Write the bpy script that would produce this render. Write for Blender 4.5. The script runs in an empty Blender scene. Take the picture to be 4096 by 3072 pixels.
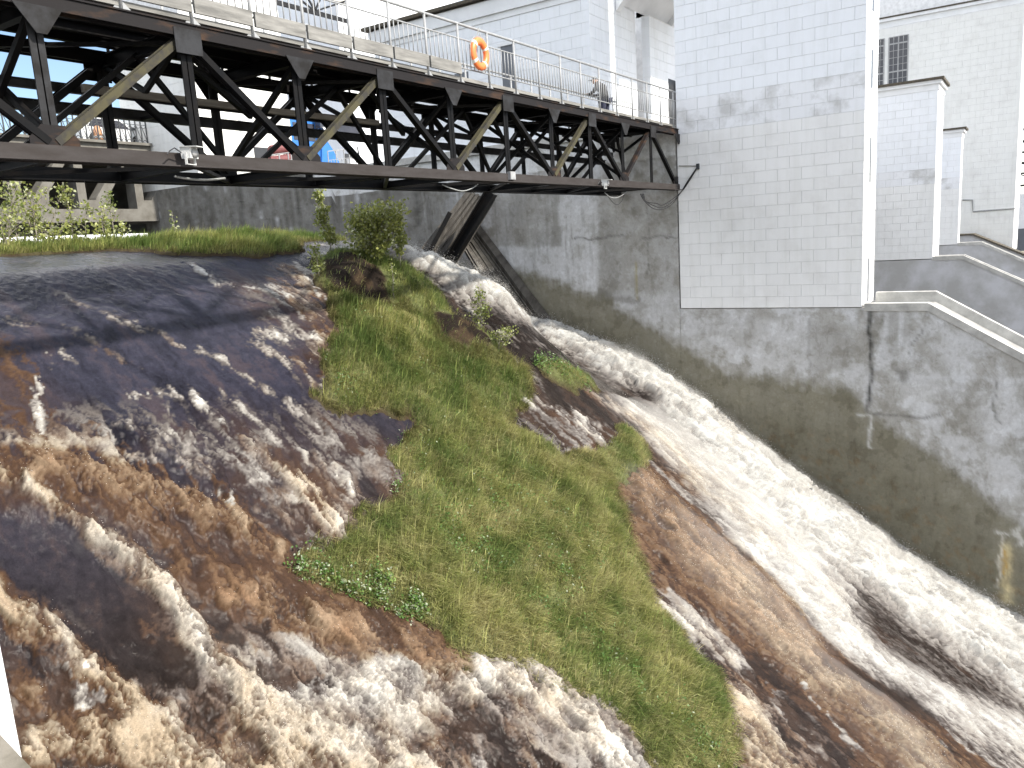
import bpy, bmesh, math, random
import numpy as np
from mathutils import Vector, Matrix, Quaternion
random.seed(7)
RNG = np.random.default_rng(11)
SC = bpy.context.scene
COL = SC.collection

# ------------------------------------------------------------------ camera
R = np.array([[0.5482821, -0.18418292, 0.81575939],
              [-0.83394479, -0.047359, 0.54981197],
              [-0.06263242, -0.98175036, -0.17956449]])
FPX, PPX, PPY, S = 3140.0, 2048.0, 1536.0, 4096 / 2212
cam = bpy.data.cameras.new('camera')
cam.sensor_width = 36.0
cam.lens = FPX / 4096 * 36
cam.clip_start = 0.1
cam.clip_end = 2000
cob = bpy.data.objects.new('camera', cam)
COL.objects.link(cob)
m = Matrix.Identity(4)
for i in range(3):
    m[i][0], m[i][1], m[i][2] = R[i, 0], -R[i, 1], -R[i, 2]
cob.matrix_world = m
SC.camera = cob

# ------------------------------------------------------------------ light
SUN = Vector((0.05, -0.76, 0.65)).normalized()
EL, AZ = math.asin(SUN.z), math.atan2(SUN.x, SUN.y)
sun = bpy.data.lights.new('sun', 'SUN')
sun.energy = 3.0
sun.angle = math.radians(2.5)
sun.color = (1.0, 0.94, 0.84)
sob = bpy.data.objects.new('sun', sun)
COL.objects.link(sob)
sob.rotation_euler = SUN.to_track_quat('Z', 'Y').to_euler()
W = bpy.data.worlds.new('World')
SC.world = W
W.use_nodes = True
nt = W.node_tree
nt.nodes.clear()
n_out = nt.nodes.new('ShaderNodeOutputWorld')
n_sky = nt.nodes.new('ShaderNodeTexSky')
n_sky.sky_type = 'NISHITA'
n_sky.sun_disc = False
n_sky.sun_elevation = EL
n_sky.sun_rotation = AZ
n_sky.air_density = 1.0
n_sky.dust_density = 0.6
n_sky.ozone_density = 1.5
b_sky = nt.nodes.new('ShaderNodeBackground')
b_sky.inputs[1].default_value = 0.075
nt.links.new(n_sky.outputs[0], b_sky.inputs[0])
tc = nt.nodes.new('ShaderNodeTexCoord')
mp = nt.nodes.new('ShaderNodeMapping')
mp.inputs['Location'].default_value = (-1.113, -1.195, 4.095)
mp.inputs['Scale'].default_value = (1, 1, 2.2)
nt.links.new(tc.outputs['Generated'], mp.inputs[0])
cn = nt.nodes.new('ShaderNodeTexNoise')
cn.inputs['Scale'].default_value = 2.3
cn.inputs['Detail'].default_value = 7
cn.inputs['Roughness'].default_value = 0.56
nt.links.new(mp.outputs[0], cn.inputs['Vector'])
cr = nt.nodes.new('ShaderNodeMapRange')
cr.interpolation_type = 'SMOOTHSTEP'
cr.inputs[1].default_value = 0.45
cr.inputs[2].default_value = 0.62
nt.links.new(cn.outputs[0], cr.inputs[0])
b_cl = nt.nodes.new('ShaderNodeBackground')
b_cl.inputs[0].default_value = (1.0, 0.985, 0.97, 1)
b_cl.inputs[1].default_value = 1.55
mx = nt.nodes.new('ShaderNodeMixShader')
nt.links.new(cr.outputs[0], mx.inputs[0])
nt.links.new(b_sky.outputs[0], mx.inputs[1])
nt.links.new(b_cl.outputs[0], mx.inputs[2])
nt.links.new(mx.outputs[0], n_out.inputs[0])
SC.view_settings.view_transform = 'Standard'
SC.view_settings.look = 'None'
SC.view_settings.gamma = 1
SC.view_settings.use_curve_mapping = False
SC.view_settings.exposure = 1.4
SC.cycles.max_bounces = 6
SC.cycles.volume_bounces = 1
SC.cycles.transparent_max_bounces = 6

# ------------------------------------------------------------------ rays: where a measured picture point lies on a plane of the place
def ray(x, y):
    return R @ np.array([x - PPX, y - PPY, FPX])
def onX(x, y, v):
    r = ray(x, y); return r * (v / r[0])
def onY(x, y, v):
    r = ray(x, y); return r * (v / r[1])

# ------------------------------------------------------------------ numpy noise
_P = RNG.permutation(4096).astype(np.int64)
_G = np.stack([np.cos(np.linspace(0, 2 * np.pi, 64, endpoint=False)), np.sin(np.linspace(0, 2 * np.pi, 64, endpoint=False))], 1)
def perlin(x, y, seed=0):
    xi = np.floor(x).astype(np.int64); yi = np.floor(y).astype(np.int64)
    xf = x - xi; yf = y - yi
    u = xf * xf * xf * (xf * (xf * 6 - 15) + 10); v = yf * yf * yf * (yf * (yf * 6 - 15) + 10)
    def g(ix, iy, dx, dy):
        h = _P[(_P[(ix + seed * 57) & 4095] + iy) & 4095] & 63
        return _G[h, 0] * dx + _G[h, 1] * dy
    a = g(xi, yi, xf, yf); b = g(xi + 1, yi, xf - 1, yf)
    c = g(xi, yi + 1, xf, yf - 1); d = g(xi + 1, yi + 1, xf - 1, yf - 1)
    return (a + (b - a) * u + ((c + (d - c) * u) - (a + (b - a) * u)) * v) * 1.5
def fbm(x, y, seed=0, o=5, gain=0.5, lac=2.03):
    s = 0; a = 1; t = 0
    for i in range(o):
        s = s + a * perlin(x, y, seed + i); t += a; a *= gain; x = x * lac; y = y * lac
    return s / t
def billow(x, y, seed=0, o=4, gain=0.5):
    s = 0; a = 1; t = 0
    for i in range(o):
        s = s + a * np.abs(perlin(x, y, seed + i)); t += a; a *= gain; x = x * 2.1; y = y * 2.1
    return s / t
def sstep(a, b, x):
    t = np.clip((x - a) / (b - a), 0, 1); return t * t * (3 - 2 * t)
def seg_dist(X, Y, pts):
    """distance to a polyline and the running parameter (index) there"""
    D = np.full(X.shape, 1e9); T = np.zeros(X.shape)
    for i in range(len(pts) - 1):
        ax, ay = pts[i][:2]; bx, by = pts[i + 1][:2]
        dx, dy = bx - ax, by - ay
        L = dx * dx + dy * dy + 1e-12
        t = np.clip(((X - ax) * dx + (Y - ay) * dy) / L, 0, 1)
        d = np.hypot(X - ax - t * dx, Y - ay - t * dy)
        k = d < D
        D[k] = d[k]; T[k] = (i + t)[k]
    return D, T
def poly_sd(X, Y, P):
    """signed distance to a polygon, positive inside"""
    P = np.asarray(P)[:, :2]
    Q = np.roll(P, -1, 0)
    D = np.full(X.shape, 1e9); ins = np.zeros(X.shape, bool)
    for (ax, ay), (bx, by) in zip(P, Q):
        dx, dy = bx - ax, by - ay
        t = np.clip(((X - ax) * dx + (Y - ay) * dy) / (dx * dx + dy * dy + 1e-12), 0, 1)
        D = np.minimum(D, np.hypot(X - ax - t * dx, Y - ay - t * dy))
        c = ((ay > Y) != (by > Y)) & (X < (bx - ax) * (Y - ay) / (by - ay + 1e-12) + ax)
        ins ^= c
    return np.where(ins, D, -D)

# ------------------------------------------------------------------ object helpers
def link(o, parent=None):
    COL.objects.link(o)
    if parent is not None:
        o.parent = parent
        if parent.name in _WORLD:      # parts drawn in world coordinates under an Empty at the thing's base
            o.matrix_parent_inverse = Matrix.Translation(-parent.location)
    return o
_WORLD = set()
def tag(o, label=None, cat=None, group=None, kind=None):
    if label: o['label'] = label
    if cat: o['category'] = cat
    if group: o['group'] = group
    if kind: o['kind'] = kind
    return o
def thing(name, label, cat, group=None, loc=(0, 0, 0), local=False):
    o = bpy.data.objects.new(name, None)
    o.empty_display_size = 0.2
    o.location = loc
    if not local: _WORLD.add(o.name)
    return tag(link(o), label, cat, group)
def mesh_np(name, V, F, mat, parent=None, col=None, smooth=False):
    """V (n,3); F a list of index arrays with equal columns"""
    me = bpy.data.meshes.new(name)
    V = np.asarray(V, np.float32)
    Fs = [np.asarray(f, np.int32) for f in (F if isinstance(F, list) else [F])]
    nl = sum(f.size for f in Fs); nf = sum(len(f) for f in Fs)
    me.vertices.add(len(V)); me.loops.add(nl); me.polygons.add(nf)
    me.vertices.foreach_set('co', V.ravel())
    me.loops.foreach_set('vertex_index', np.concatenate([f.ravel() for f in Fs]))
    tot = np.concatenate([np.full(len(f), f.shape[1], np.int32) for f in Fs])
    st = np.concatenate([[0], np.cumsum(tot)[:-1]]).astype(np.int32)
    me.polygons.foreach_set('loop_start', st)
    me.polygons.foreach_set('loop_total', tot)
    if smooth:
        me.polygons.foreach_set('use_smooth', np.ones(nf, bool))
    if col is not None:
        for key, c in col.items():
            c = np.asarray(c, np.float32)
            if c.ndim == 1:
                a = me.attributes.new(key, 'FLOAT', 'POINT'); a.data.foreach_set('value', c)
            else:
                a = me.attributes.new(key, 'FLOAT_COLOR', 'POINT')
                a.data.foreach_set('color', np.concatenate([c, np.ones((len(c), 1), np.float32)], 1).ravel())
    me.materials.append(mat)
    me.update(); me.validate()
    return link(bpy.data.objects.new(name, me), parent)

class MB:
    """collects boxes, bars and tubes, then links them as one mesh"""
    def __init__(s): s.v = []; s.f = []
    def add(s, v, f):
        o = len(s.v); s.v += [tuple(p) for p in v]; s.f += [tuple(i + o for i in q) for q in f]; return s
    def box(s, x0, x1, y0, y1, z0, z1):
        v = [(x, y, z) for z in (z0, z1) for y in (y0, y1) for x in (x0, x1)]
        return s.add(v, [(0, 2, 3, 1), (4, 5, 7, 6), (0, 1, 5, 4), (2, 6, 7, 3), (0, 4, 6, 2), (1, 3, 7, 5)])
    def bar(s, p, q, w, h, up=(0, 0, 1), off=(0, 0)):
        p = Vector(p); q = Vector(q); d = (q - p).normalized(); up = Vector(up)
        a = d.cross(up)
        if a.length < 1e-4: a = d.cross(Vector((0, 1, 0)))
        a.normalize(); b = a.cross(d).normalized()
        o = a * off[0] + b * off[1]
        v = [e + o + a * i * w / 2 + b * j * h / 2 for e in (p, q) for i, j in ((-1, -1), (1, -1), (1, 1), (-1, 1))]
        return s.add(v, [(3, 2, 1, 0), (4, 5, 6, 7), (0, 1, 5, 4), (1, 2, 6, 5), (2, 3, 7, 6), (3, 0, 4, 7)])
    def angle(s, p, q, w, h, t=0.02, up=(0, 0, 1)):
        """I section: two flanges and a web"""
        s.bar(p, q, w, t, up, (0, h / 2 - t / 2)); s.bar(p, q, w, t, up, (0, -h / 2 + t / 2)); s.bar(p, q, t, h - 2 * t - 0.002, up)
        return s
    def tube(s, pts, r, n=8, cap=True):
        pts = [Vector(p) for p in pts]; rs = r if isinstance(r, (list, tuple)) else [r] * len(pts)
        o = len(s.v); ref = None
        for i, p in enumerate(pts):
            d = (pts[min(i + 1, len(pts) - 1)] - pts[max(i - 1, 0)]).normalized()
            if ref is None: ref = d.orthogonal().normalized()
            ref = (ref - d * ref.dot(d)).normalized(); b = d.cross(ref)
            for k in range(n):
                t = 2 * math.pi * k / n
                s.v.append(tuple(p + (ref * math.cos(t) + b * math.sin(t)) * rs[i]))
        for i in range(len(pts) - 1):
            for k in range(n):
                a = o + i * n + k; b2 = o + i * n + (k + 1) % n
                s.f.append((a, b2, b2 + n, a + n))
        if cap:
            s.f.append(tuple(o + n - 1 - k for k in range(n))); e = o + (len(pts) - 1) * n
            s.f.append(tuple(e + k for k in range(n)))
        return s
    def prism(s, poly, axis, a, b):
        """poly of 2-tuples in the two remaining axes, extruded on axis from a to b"""
        n = len(poly); mk = {0: lambda u, v, t: (t, u, v), 1: lambda u, v, t: (u, t, v), 2: lambda u, v, t: (u, v, t)}[axis]
        v = [mk(u, w, t) for t in (a, b) for u, w in poly]
        return s.add(v, [tuple(range(n))[::-1], tuple(range(n, 2 * n))] + [(i, (i + 1) % n, n + (i + 1) % n, n + i) for i in range(n)])
    def mesh(s, name, mat, smooth=False):
        me = bpy.data.meshes.new(name); me.from_pydata(s.v, [], s.f)
        bm = bmesh.new(); bm.from_mesh(me); bmesh.ops.recalc_face_normals(bm, faces=bm.faces); bm.to_mesh(me); bm.free()
        if smooth:
            for p in me.polygons: p.use_smooth = True
        if mat: me.materials.append(mat)
        return me
    def build(s, name, mat, parent=None, smooth=False):
        return link(bpy.data.objects.new(name, s.mesh(name, mat, smooth)), parent)
def inst(name, me, loc, parent, rot=None):
    o = bpy.data.objects.new(name, me); o.location = loc
    if rot is not None: o.rotation_euler = rot
    return link(o, parent)

# ------------------------------------------------------------------ materials
def new_mat(name):
    mt = bpy.data.materials.new(name); mt.use_nodes = True
    return mt, mt.node_tree, mt.node_tree.nodes['Principled BSDF']
def N(t, kind, **kw):
    n = t.nodes.new(kind)
    for k, v in kw.items():
        if k in n.inputs: n.inputs[k].default_value = v
        else: setattr(n, k, v)
    return n
def noise(t, scale, detail=5, rough=0.55, stretch=None, coord='Object'):
    c = N(t, 'ShaderNodeTexCoord'); n = N(t, 'ShaderNodeTexNoise', Scale=scale, Detail=detail, Roughness=rough)
    src = c.outputs[coord]
    if stretch:
        mp = N(t, 'ShaderNodeMapping'); mp.inputs['Scale'].default_value = stretch
        t.links.new(src, mp.inputs[0]); src = mp.outputs[0]
    t.links.new(src, n.inputs['Vector']); return n.outputs[0]
def ramp(t, src, stops):
    r = N(t, 'ShaderNodeValToRGB'); e = r.color_ramp.elements
    while len(e) < len(stops): e.new(0.5)
    for el, (p, c) in zip(e, stops): el.position = p; el.color = (*c, 1) if len(c) == 3 else c
    t.links.new(src, r.inputs[0]); return r.outputs[0]
def mixc(t, fac, a, b, mode='MIX'):
    x = N(t, 'ShaderNodeMix', data_type='RGBA', blend_type=mode)
    for i, s in ((0, fac), (6, a), (7, b)):
        if hasattr(s, 'is_linked'): t.links.new(s, x.inputs[i])
        elif isinstance(s, (int, float)): x.inputs[i].default_value = s
        else: x.inputs[i].default_value = (*s, 1)
    return x.outputs[2]
def bump(t, p, src, strength, dist=0.02):
    b = N(t, 'ShaderNodeBump', Strength=strength, Distance=dist)
    t.links.new(src, b.inputs['Height']); t.links.new(b.outputs[0], p.inputs['Normal'])
def simple(name, col, rough=0.6, spec=0.5, *, var=0.25, scale=6, metal=0, bmp=0.15, col2=None, stretch=None, pieces=0.0, coord='Object', lo=0.35, hi=0.65):
    mt, t, p = new_mat(name)
    n = noise(t, scale, 6, 0.6, stretch, coord)
    c2 = col2 or tuple(max(0, c * (1 - var)) for c in col)
    c = ramp(t, n, [(lo, c2), (hi, col)])
    if pieces:
        oi = N(t, 'ShaderNodeObjectInfo')
        c = mixc(t, pieces, c, ramp(t, oi.outputs['Random'], [(0, tuple(k * 0.72 for k in col)), (1, tuple(min(1, k * 1.08) for k in col))]))
    t.links.new(c, p.inputs['Base Color'])
    p.inputs['Roughness'].default_value = rough; p.inputs['Metallic'].default_value = metal; p.inputs['Specular IOR Level'].default_value = spec
    if bmp: bump(t, p, noise(t, scale * 5, 4, 0.6, None, coord), bmp, 0.01)
    return mt
def attr_mat(name, rough=0.7, spec=0.4, fine=25, amt=0.25, bmp=0.3, trans=0.0, dist=0.01):
    mt, t, p = new_mat(name)
    a = N(t, 'ShaderNodeVertexColor', layer_name='col')
    c = a.outputs[0]
    if amt:
        n = noise(t, fine, 6, 0.65)
        c = mixc(t, 1.0, c, ramp(t, n, [(0.3, (1 - amt,) * 3), (0.7, (1.0,) * 3)]), 'MULTIPLY')
        if bmp: bump(t, p, n, bmp, dist)
    t.links.new(c, p.inputs['Base Color'])
    p.inputs['Roughness'].default_value = rough; p.inputs['Specular IOR Level'].default_value = spec
    if trans:
        tr = N(t, 'ShaderNodeBsdfTranslucent'); t.links.new(c, tr.inputs[0])
        ms = N(t, 'ShaderNodeMixShader'); ms.inputs[0].default_value = trans
        o = t.nodes['Material Output']
        t.links.new(p.outputs[0], ms.inputs[1]); t.links.new(tr.outputs[0], ms.inputs[2]); t.links.new(ms.outputs[0], o.inputs[0])
    return mt
M = {}
def white_block(name, base, dirt, lo, hi):
    """painted block: grime spots and streaks in the paint, a little tone change from block to block"""
    mt, t, p = new_mat(name)
    c = N(t, 'ShaderNodeTexCoord'); ge = N(t, 'ShaderNodeNewGeometry')
    n1 = N(t, 'ShaderNodeTexNoise', Scale=0.9, Detail=7, Roughness=0.62); t.links.new(ge.outputs['Position'], n1.inputs['Vector'])
    mp = N(t, 'ShaderNodeMapping'); mp.inputs['Scale'].default_value = (2.5, 2.5, 0.25); t.links.new(ge.outputs['Position'], mp.inputs[0])
    n2 = N(t, 'ShaderNodeTexNoise', Scale=1.6, Detail=6, Roughness=0.6); t.links.new(mp.outputs[0], n2.inputs['Vector'])
    c1 = ramp(t, n1.outputs[0], [(lo, dirt), (hi, base)])
    c2 = mixc(t, 1.0, c1, ramp(t, n2.outputs[0], [(0.3, (0.94, 0.94, 0.93)), (0.55, (1, 1, 1))]), 'MULTIPLY')
    oi = N(t, 'ShaderNodeObjectInfo')
    c3 = mixc(t, 1.0, c2, ramp(t, oi.outputs['Random'], [(0, (0.965, 0.965, 0.965)), (1, (1, 1, 1))]), 'MULTIPLY')
    t.links.new(c3, p.inputs['Base Color']); p.inputs['Roughness'].default_value = 0.75
    n3 = N(t, 'ShaderNodeTexNoise', Scale=14, Detail=5, Roughness=0.6); t.links.new(ge.outputs['Position'], n3.inputs['Vector'])
    bump(t, p, n3.outputs[0], 0.25, 0.01)
    return mt
M['block_clean'] = white_block('white_paint_clean', (0.80, 0.82, 0.85), (0.74, 0.76, 0.78), 0.28, 0.45)
M['block_dirty'] = white_block('white_paint_weathered', (0.79, 0.79, 0.78), (0.71, 0.705, 0.69), 0.28, 0.50)
M['block_edge'] = white_block('white_paint_scuffed', (0.78, 0.79, 0.81), (0.53, 0.53, 0.525), 0.36, 0.52)
M['block_warm'] = white_block('cream_white_paint', (0.76, 0.76, 0.735), (0.68, 0.675, 0.65), 0.3, 0.5)
M['joint'] = simple('mortar_joint', (0.80, 0.80, 0.80), 0.9, var=0.2, scale=3)
M['white'] = simple('white_plaster', (0.78, 0.79, 0.80), 0.8, var=0.1, scale=1.2)
M['concrete'] = simple('grey_concrete', (0.36, 0.355, 0.34), 0.85, var=0.35, scale=1.3, bmp=0.3, spec=.25)
M['road_conc'] = simple('dark_bridge_concrete', (0.165, 0.158, 0.142), 0.85, scale=1.6, bmp=0.3, col2=(0.11, 0.102, 0.088), spec=.25)  # mottled dark grey-brown tone for the whole road bridge
M['parapet'] = simple('shade_toned_parapet_concrete', (0.16, 0.145, 0.12), 0.9, scale=9, bmp=0.5, col2=(0.09, 0.08, 0.06))  # shade over the parapet is put into this darker base colour
M['concrete_lt'] = simple('pale_concrete', (0.50, 0.49, 0.46), 0.85, var=0.35, scale=2.2, bmp=0.3)
M['conc_wall'] = attr_mat('stained_concrete', 0.85, 0.3, 7, 0.16, 0.25, dist=0.012)
def mottle(mt):
    t = mt.node_tree; p = t.nodes['Principled BSDF']; src = p.inputs['Base Color'].links[0].from_socket
    n1 = noise(t, 1.5, 10, .62); n2 = noise(t, 4.5, 8, .7, (1, 1, .35)); n3 = noise(t, 3.2, 9, .6)
    c = mixc(t, 1.0, src, ramp(t, n1, [(.40, (.80, .79, .76)), (.47, (1.0, 1.0, 1.0)), (.56, (1.0, 1.0, 1.0)), (.60, (1.12, 1.13, 1.14))]), 'MULTIPLY')
    c = mixc(t, 1.0, c, ramp(t, n2, [(.30, (.80, .79, .77)), (.46, (1.0, 1.0, 1.0))]), 'MULTIPLY')
    c = mixc(t, 1.0, c, ramp(t, n3, [(.485, (1, 1, 1)), (.495, (.80, .80, .79)), (.505, (1, 1, 1))]), 'MULTIPLY')
    t.links.new(c, p.inputs['Base Color'])
mottle(M['conc_wall'])
M['steel'] = simple('black_painted_steel', (0.0045, 0.0047, 0.0055), 0.5, var=0.5, scale=3.5, bmp=0.12, col2=(0.009, 0.008, 0.0075), lo=0.3, hi=0.6, spec=.10)
M['steel_grey'] = simple('faded_grey_steel', (0.034, 0.035, 0.038), 0.5, var=0.5, scale=3.5, bmp=0.12, col2=(0.015, 0.014, 0.0135), spec=.10)
M['steel_rust'] = simple('rusty_dark_steel', (0.016, 0.0145, 0.015), 0.6, var=0.5, scale=2.2, bmp=0.2, col2=(0.05, 0.03, 0.02), stretch=(0.6, 2, 2), lo=0.33, hi=0.47, spec=.10)
M['steel_worn'] = simple('worn_brown_grey_steel', (0.048, 0.043, 0.042), 0.6, scale=2.2, bmp=0.25, col2=(0.034, 0.029, 0.027), stretch=(0.8, 2, 3), spec=.12)
M['steel_moss'] = simple('lichen_covered_steel', (0.066, 0.060, 0.036), 0.75, var=0.4, scale=4, bmp=0.3, col2=(0.04, 0.038, 0.034), lo=0.40, hi=0.58, spec=.10)
M['galv'] = simple('pale_grey_rail_paint', (0.31, 0.317, 0.323), 0.5, var=0.25, scale=9, bmp=0.08)
M['plank'] = simple('weathered_timber', (0.24, 0.22, 0.19), 0.85, var=0.5, scale=2.5, stretch=(0.25, 6, 6), bmp=0.4, spec=.25)
M['board'] = simple('grey_kerb_board', (0.24, 0.235, 0.22), 0.85, var=0.55, scale=3, stretch=(0.4, 3, 3), bmp=0.3)
M['dark'] = simple('dark_opening', (0.035, 0.037, 0.042), 0.5, var=0.3, scale=2)
M['door'] = simple('grey_metal_door', (0.12, 0.13, 0.15), 0.4, var=0.15, scale=3)
M['tar'] = simple('tarred_roof_edge', (0.05, 0.045, 0.038), 0.9, var=0.6, scale=7, col2=(0.11, 0.09, 0.06))
M['orange'] = simple('orange_plastic', (0.85, 0.20, 0.055), 0.4, var=0.12, scale=6, bmp=0.03)
M['tape'] = simple('reflective_tape', (0.70, 0.66, 0.62), 0.35, var=0.1, scale=9)
M['rope'] = simple('pale_rope', (0.42, 0.43, 0.40), 0.8, var=0.3, scale=30)
M['lamp'] = simple('white_lamp_housing', (0.66, 0.67, 0.66), 0.4, var=0.12, scale=8)
M['glass'] = simple('dark_window_glass', (0.05, 0.052, 0.066), 0.15, var=0.4, scale=0.8, bmp=0)
M['wframe'] = simple('grey_window_frame', (0.36, 0.36, 0.36), 0.6, var=0.2, scale=5)
M['cable'] = simple('black_cable', (0.02, 0.02, 0.022), 0.5, var=0.3, scale=9, bmp=0)
M['cable_lt'] = simple('grey_cable', (0.30, 0.31, 0.31), 0.5, var=0.3, scale=9, bmp=0)
M['blue'] = simple('blue_paint', (0.035, 0.17, 0.50), 0.4, var=0.2, scale=2)
M['maroon'] = simple('maroon_paint', (0.16, 0.045, 0.045), 0.55, var=0.3, scale=4)
M['red'] = simple('bright_red_paint', (0.55, 0.02, 0.03), 0.35, var=0.1, scale=5)
M['cloth'] = simple('black_jacket', (0.018, 0.018, 0.020), 0.8, var=0.4, scale=9)
M['cloth2'] = simple('navy_trousers', (0.02, 0.024, 0.05), 0.8, var=0.3, scale=9)
M['capm'] = simple('grey_cap', (0.16, 0.16, 0.165), 0.8, var=0.3, scale=9)
M['skin'] = simple('skin', (0.45, 0.28, 0.2), 0.55, var=0.1, scale=9, bmp=0.05)
M['carwhite'] = simple('white_car_paint', (0.68, 0.70, 0.71), 0.25, var=0.05, scale=2, bmp=0)
M['tyre'] = simple('black_rubber', (0.02, 0.02, 0.02), 0.8, var=0.2, scale=9)
M['iron'] = simple('dark_cast_iron', (0.045, 0.05, 0.055), 0.5, var=0.3, scale=6)
M['peach'] = simple('faded_orange_paint', (0.55, 0.28, 0.15), 0.6, var=0.2, scale=4)
M['soil'] = attr_mat('bare_soil_and_turf', 0.95, 0.15, 14, 0.55, 0.7, dist=0.04)
M['leaf'] = attr_mat('leaves', 0.45, 0.4, 30, 0, 0, trans=0.35)
M['blade'] = attr_mat('grass_blades', 0.6, 0.25, 30, 0, 0, trans=0.30)
M['bark'] = simple('pale_bark', (0.28, 0.25, 0.21), 0.85, var=0.4, scale=10)
M['spray'] = simple('water_droplets', (0.78, 0.76, 0.72), 0.4, var=0.1, scale=4, bmp=0)
M['timber_wet'] = simple('wet_dark_timber', (0.045, 0.04, 0.035), 0.45, var=0.6, scale=1.6, stretch=(1, 4, 0.6), bmp=0.5, col2=(0.10, 0.092, 0.08), spec=.25)
M['water_plain'] = simple('reservoir_water', (0.03, 0.03, 0.03), 0.1, var=0.2, scale=0.3, bmp=0)
M['soil_plain'] = simple('dark_river_bed', (0.06, 0.045, 0.035), 0.6, var=0.4, scale=0.2)

# ------------------------------------------------------------------ the spillway slope
_yy = np.linspace(-16, 62, 1600)
def _prof(pts):
    ys, zs = zip(*pts)
    z = np.interp(_yy, ys, zs); k = np.exp(-np.linspace(-2.2, 2.2, 31) ** 2); k /= k.sum()
    return np.convolve(np.pad(z, 15, mode='edge'), k, 'valid')
PL = _prof([(-16, -24.5), (-5, -17.0), (0, -13.2), (5, -9.7), (9, -6.5), (11, -4.7), (13, -2.7), (15, -1.1), (17, 0.0), (19, 0.36), (22, 0.30), (30, -0.1), (62, -0.3)])
PR = _prof([(-16, -24.8), (-5, -17.4), (-0.2, -13.9), (1.7, -12.8), (3.3, -11.9), (5, -10.6), (8.3, -8.5), (10.4, -6.95), (12.9, -5.55), (17.5, -3.65), (20.6, -2.75), (24, -2.0), (30, -1.5), (62, -0.4)])
def base(X, Y):
    w = sstep(19.5, 26.5, X)
    return np.interp(Y, _yy, PL) * (1 - w) + np.interp(Y, _yy, PR) * w
_T = np.concatenate([np.linspace(4, 40, 1400)])
def on_slope(px, py):
    """point of the slope seen at a measured picture point (px, py on the 2212 px wide view)"""
    r = ray(px * S, py * S); r = r / np.linalg.norm(r)
    P = r[None] * _T[:, None]
    d = P[:, 2] - base(P[:, 0], P[:, 1])
    k = np.where((d[:-1] > 0) & (d[1:] <= 0))[0]
    i = k[0] if len(k) else int(np.argmin(np.abs(d)))
    return P[i]
def depth(P):
    return float((R.T @ np.asarray(P))[2])

def stroke(pts, w, I, tint, lump=0.0):
    q = [on_slope(x, y) for x, y in pts]
    ws = w if isinstance(w, (list, tuple)) else [w] * len(pts)
    Pw = []
    for i, (x, y) in enumerate(pts):      # the width as it lies on the slope
        a, b = pts[max(i - 1, 0)], pts[min(i + 1, len(pts) - 1)]
        tx, ty = b[0] - a[0], b[1] - a[1]; L = math.hypot(tx, ty) + 1e-9; nx, ny = -ty / L * ws[i], tx / L * ws[i]
        u, v = on_slope(x + nx, y + ny), on_slope(x - nx, y - ny)
        nv = ws[i] * S * depth(q[i]) / FPX
        Pw.append(float(np.clip(math.hypot(u[0] - v[0], u[1] - v[1]) / 2, nv * .8, nv * 2.2)))
    return dict(p=[(a[0], a[1]) for a in q], w=Pw, I=I, t=tint, l=lump, th=max(ws) <= 16)
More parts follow.
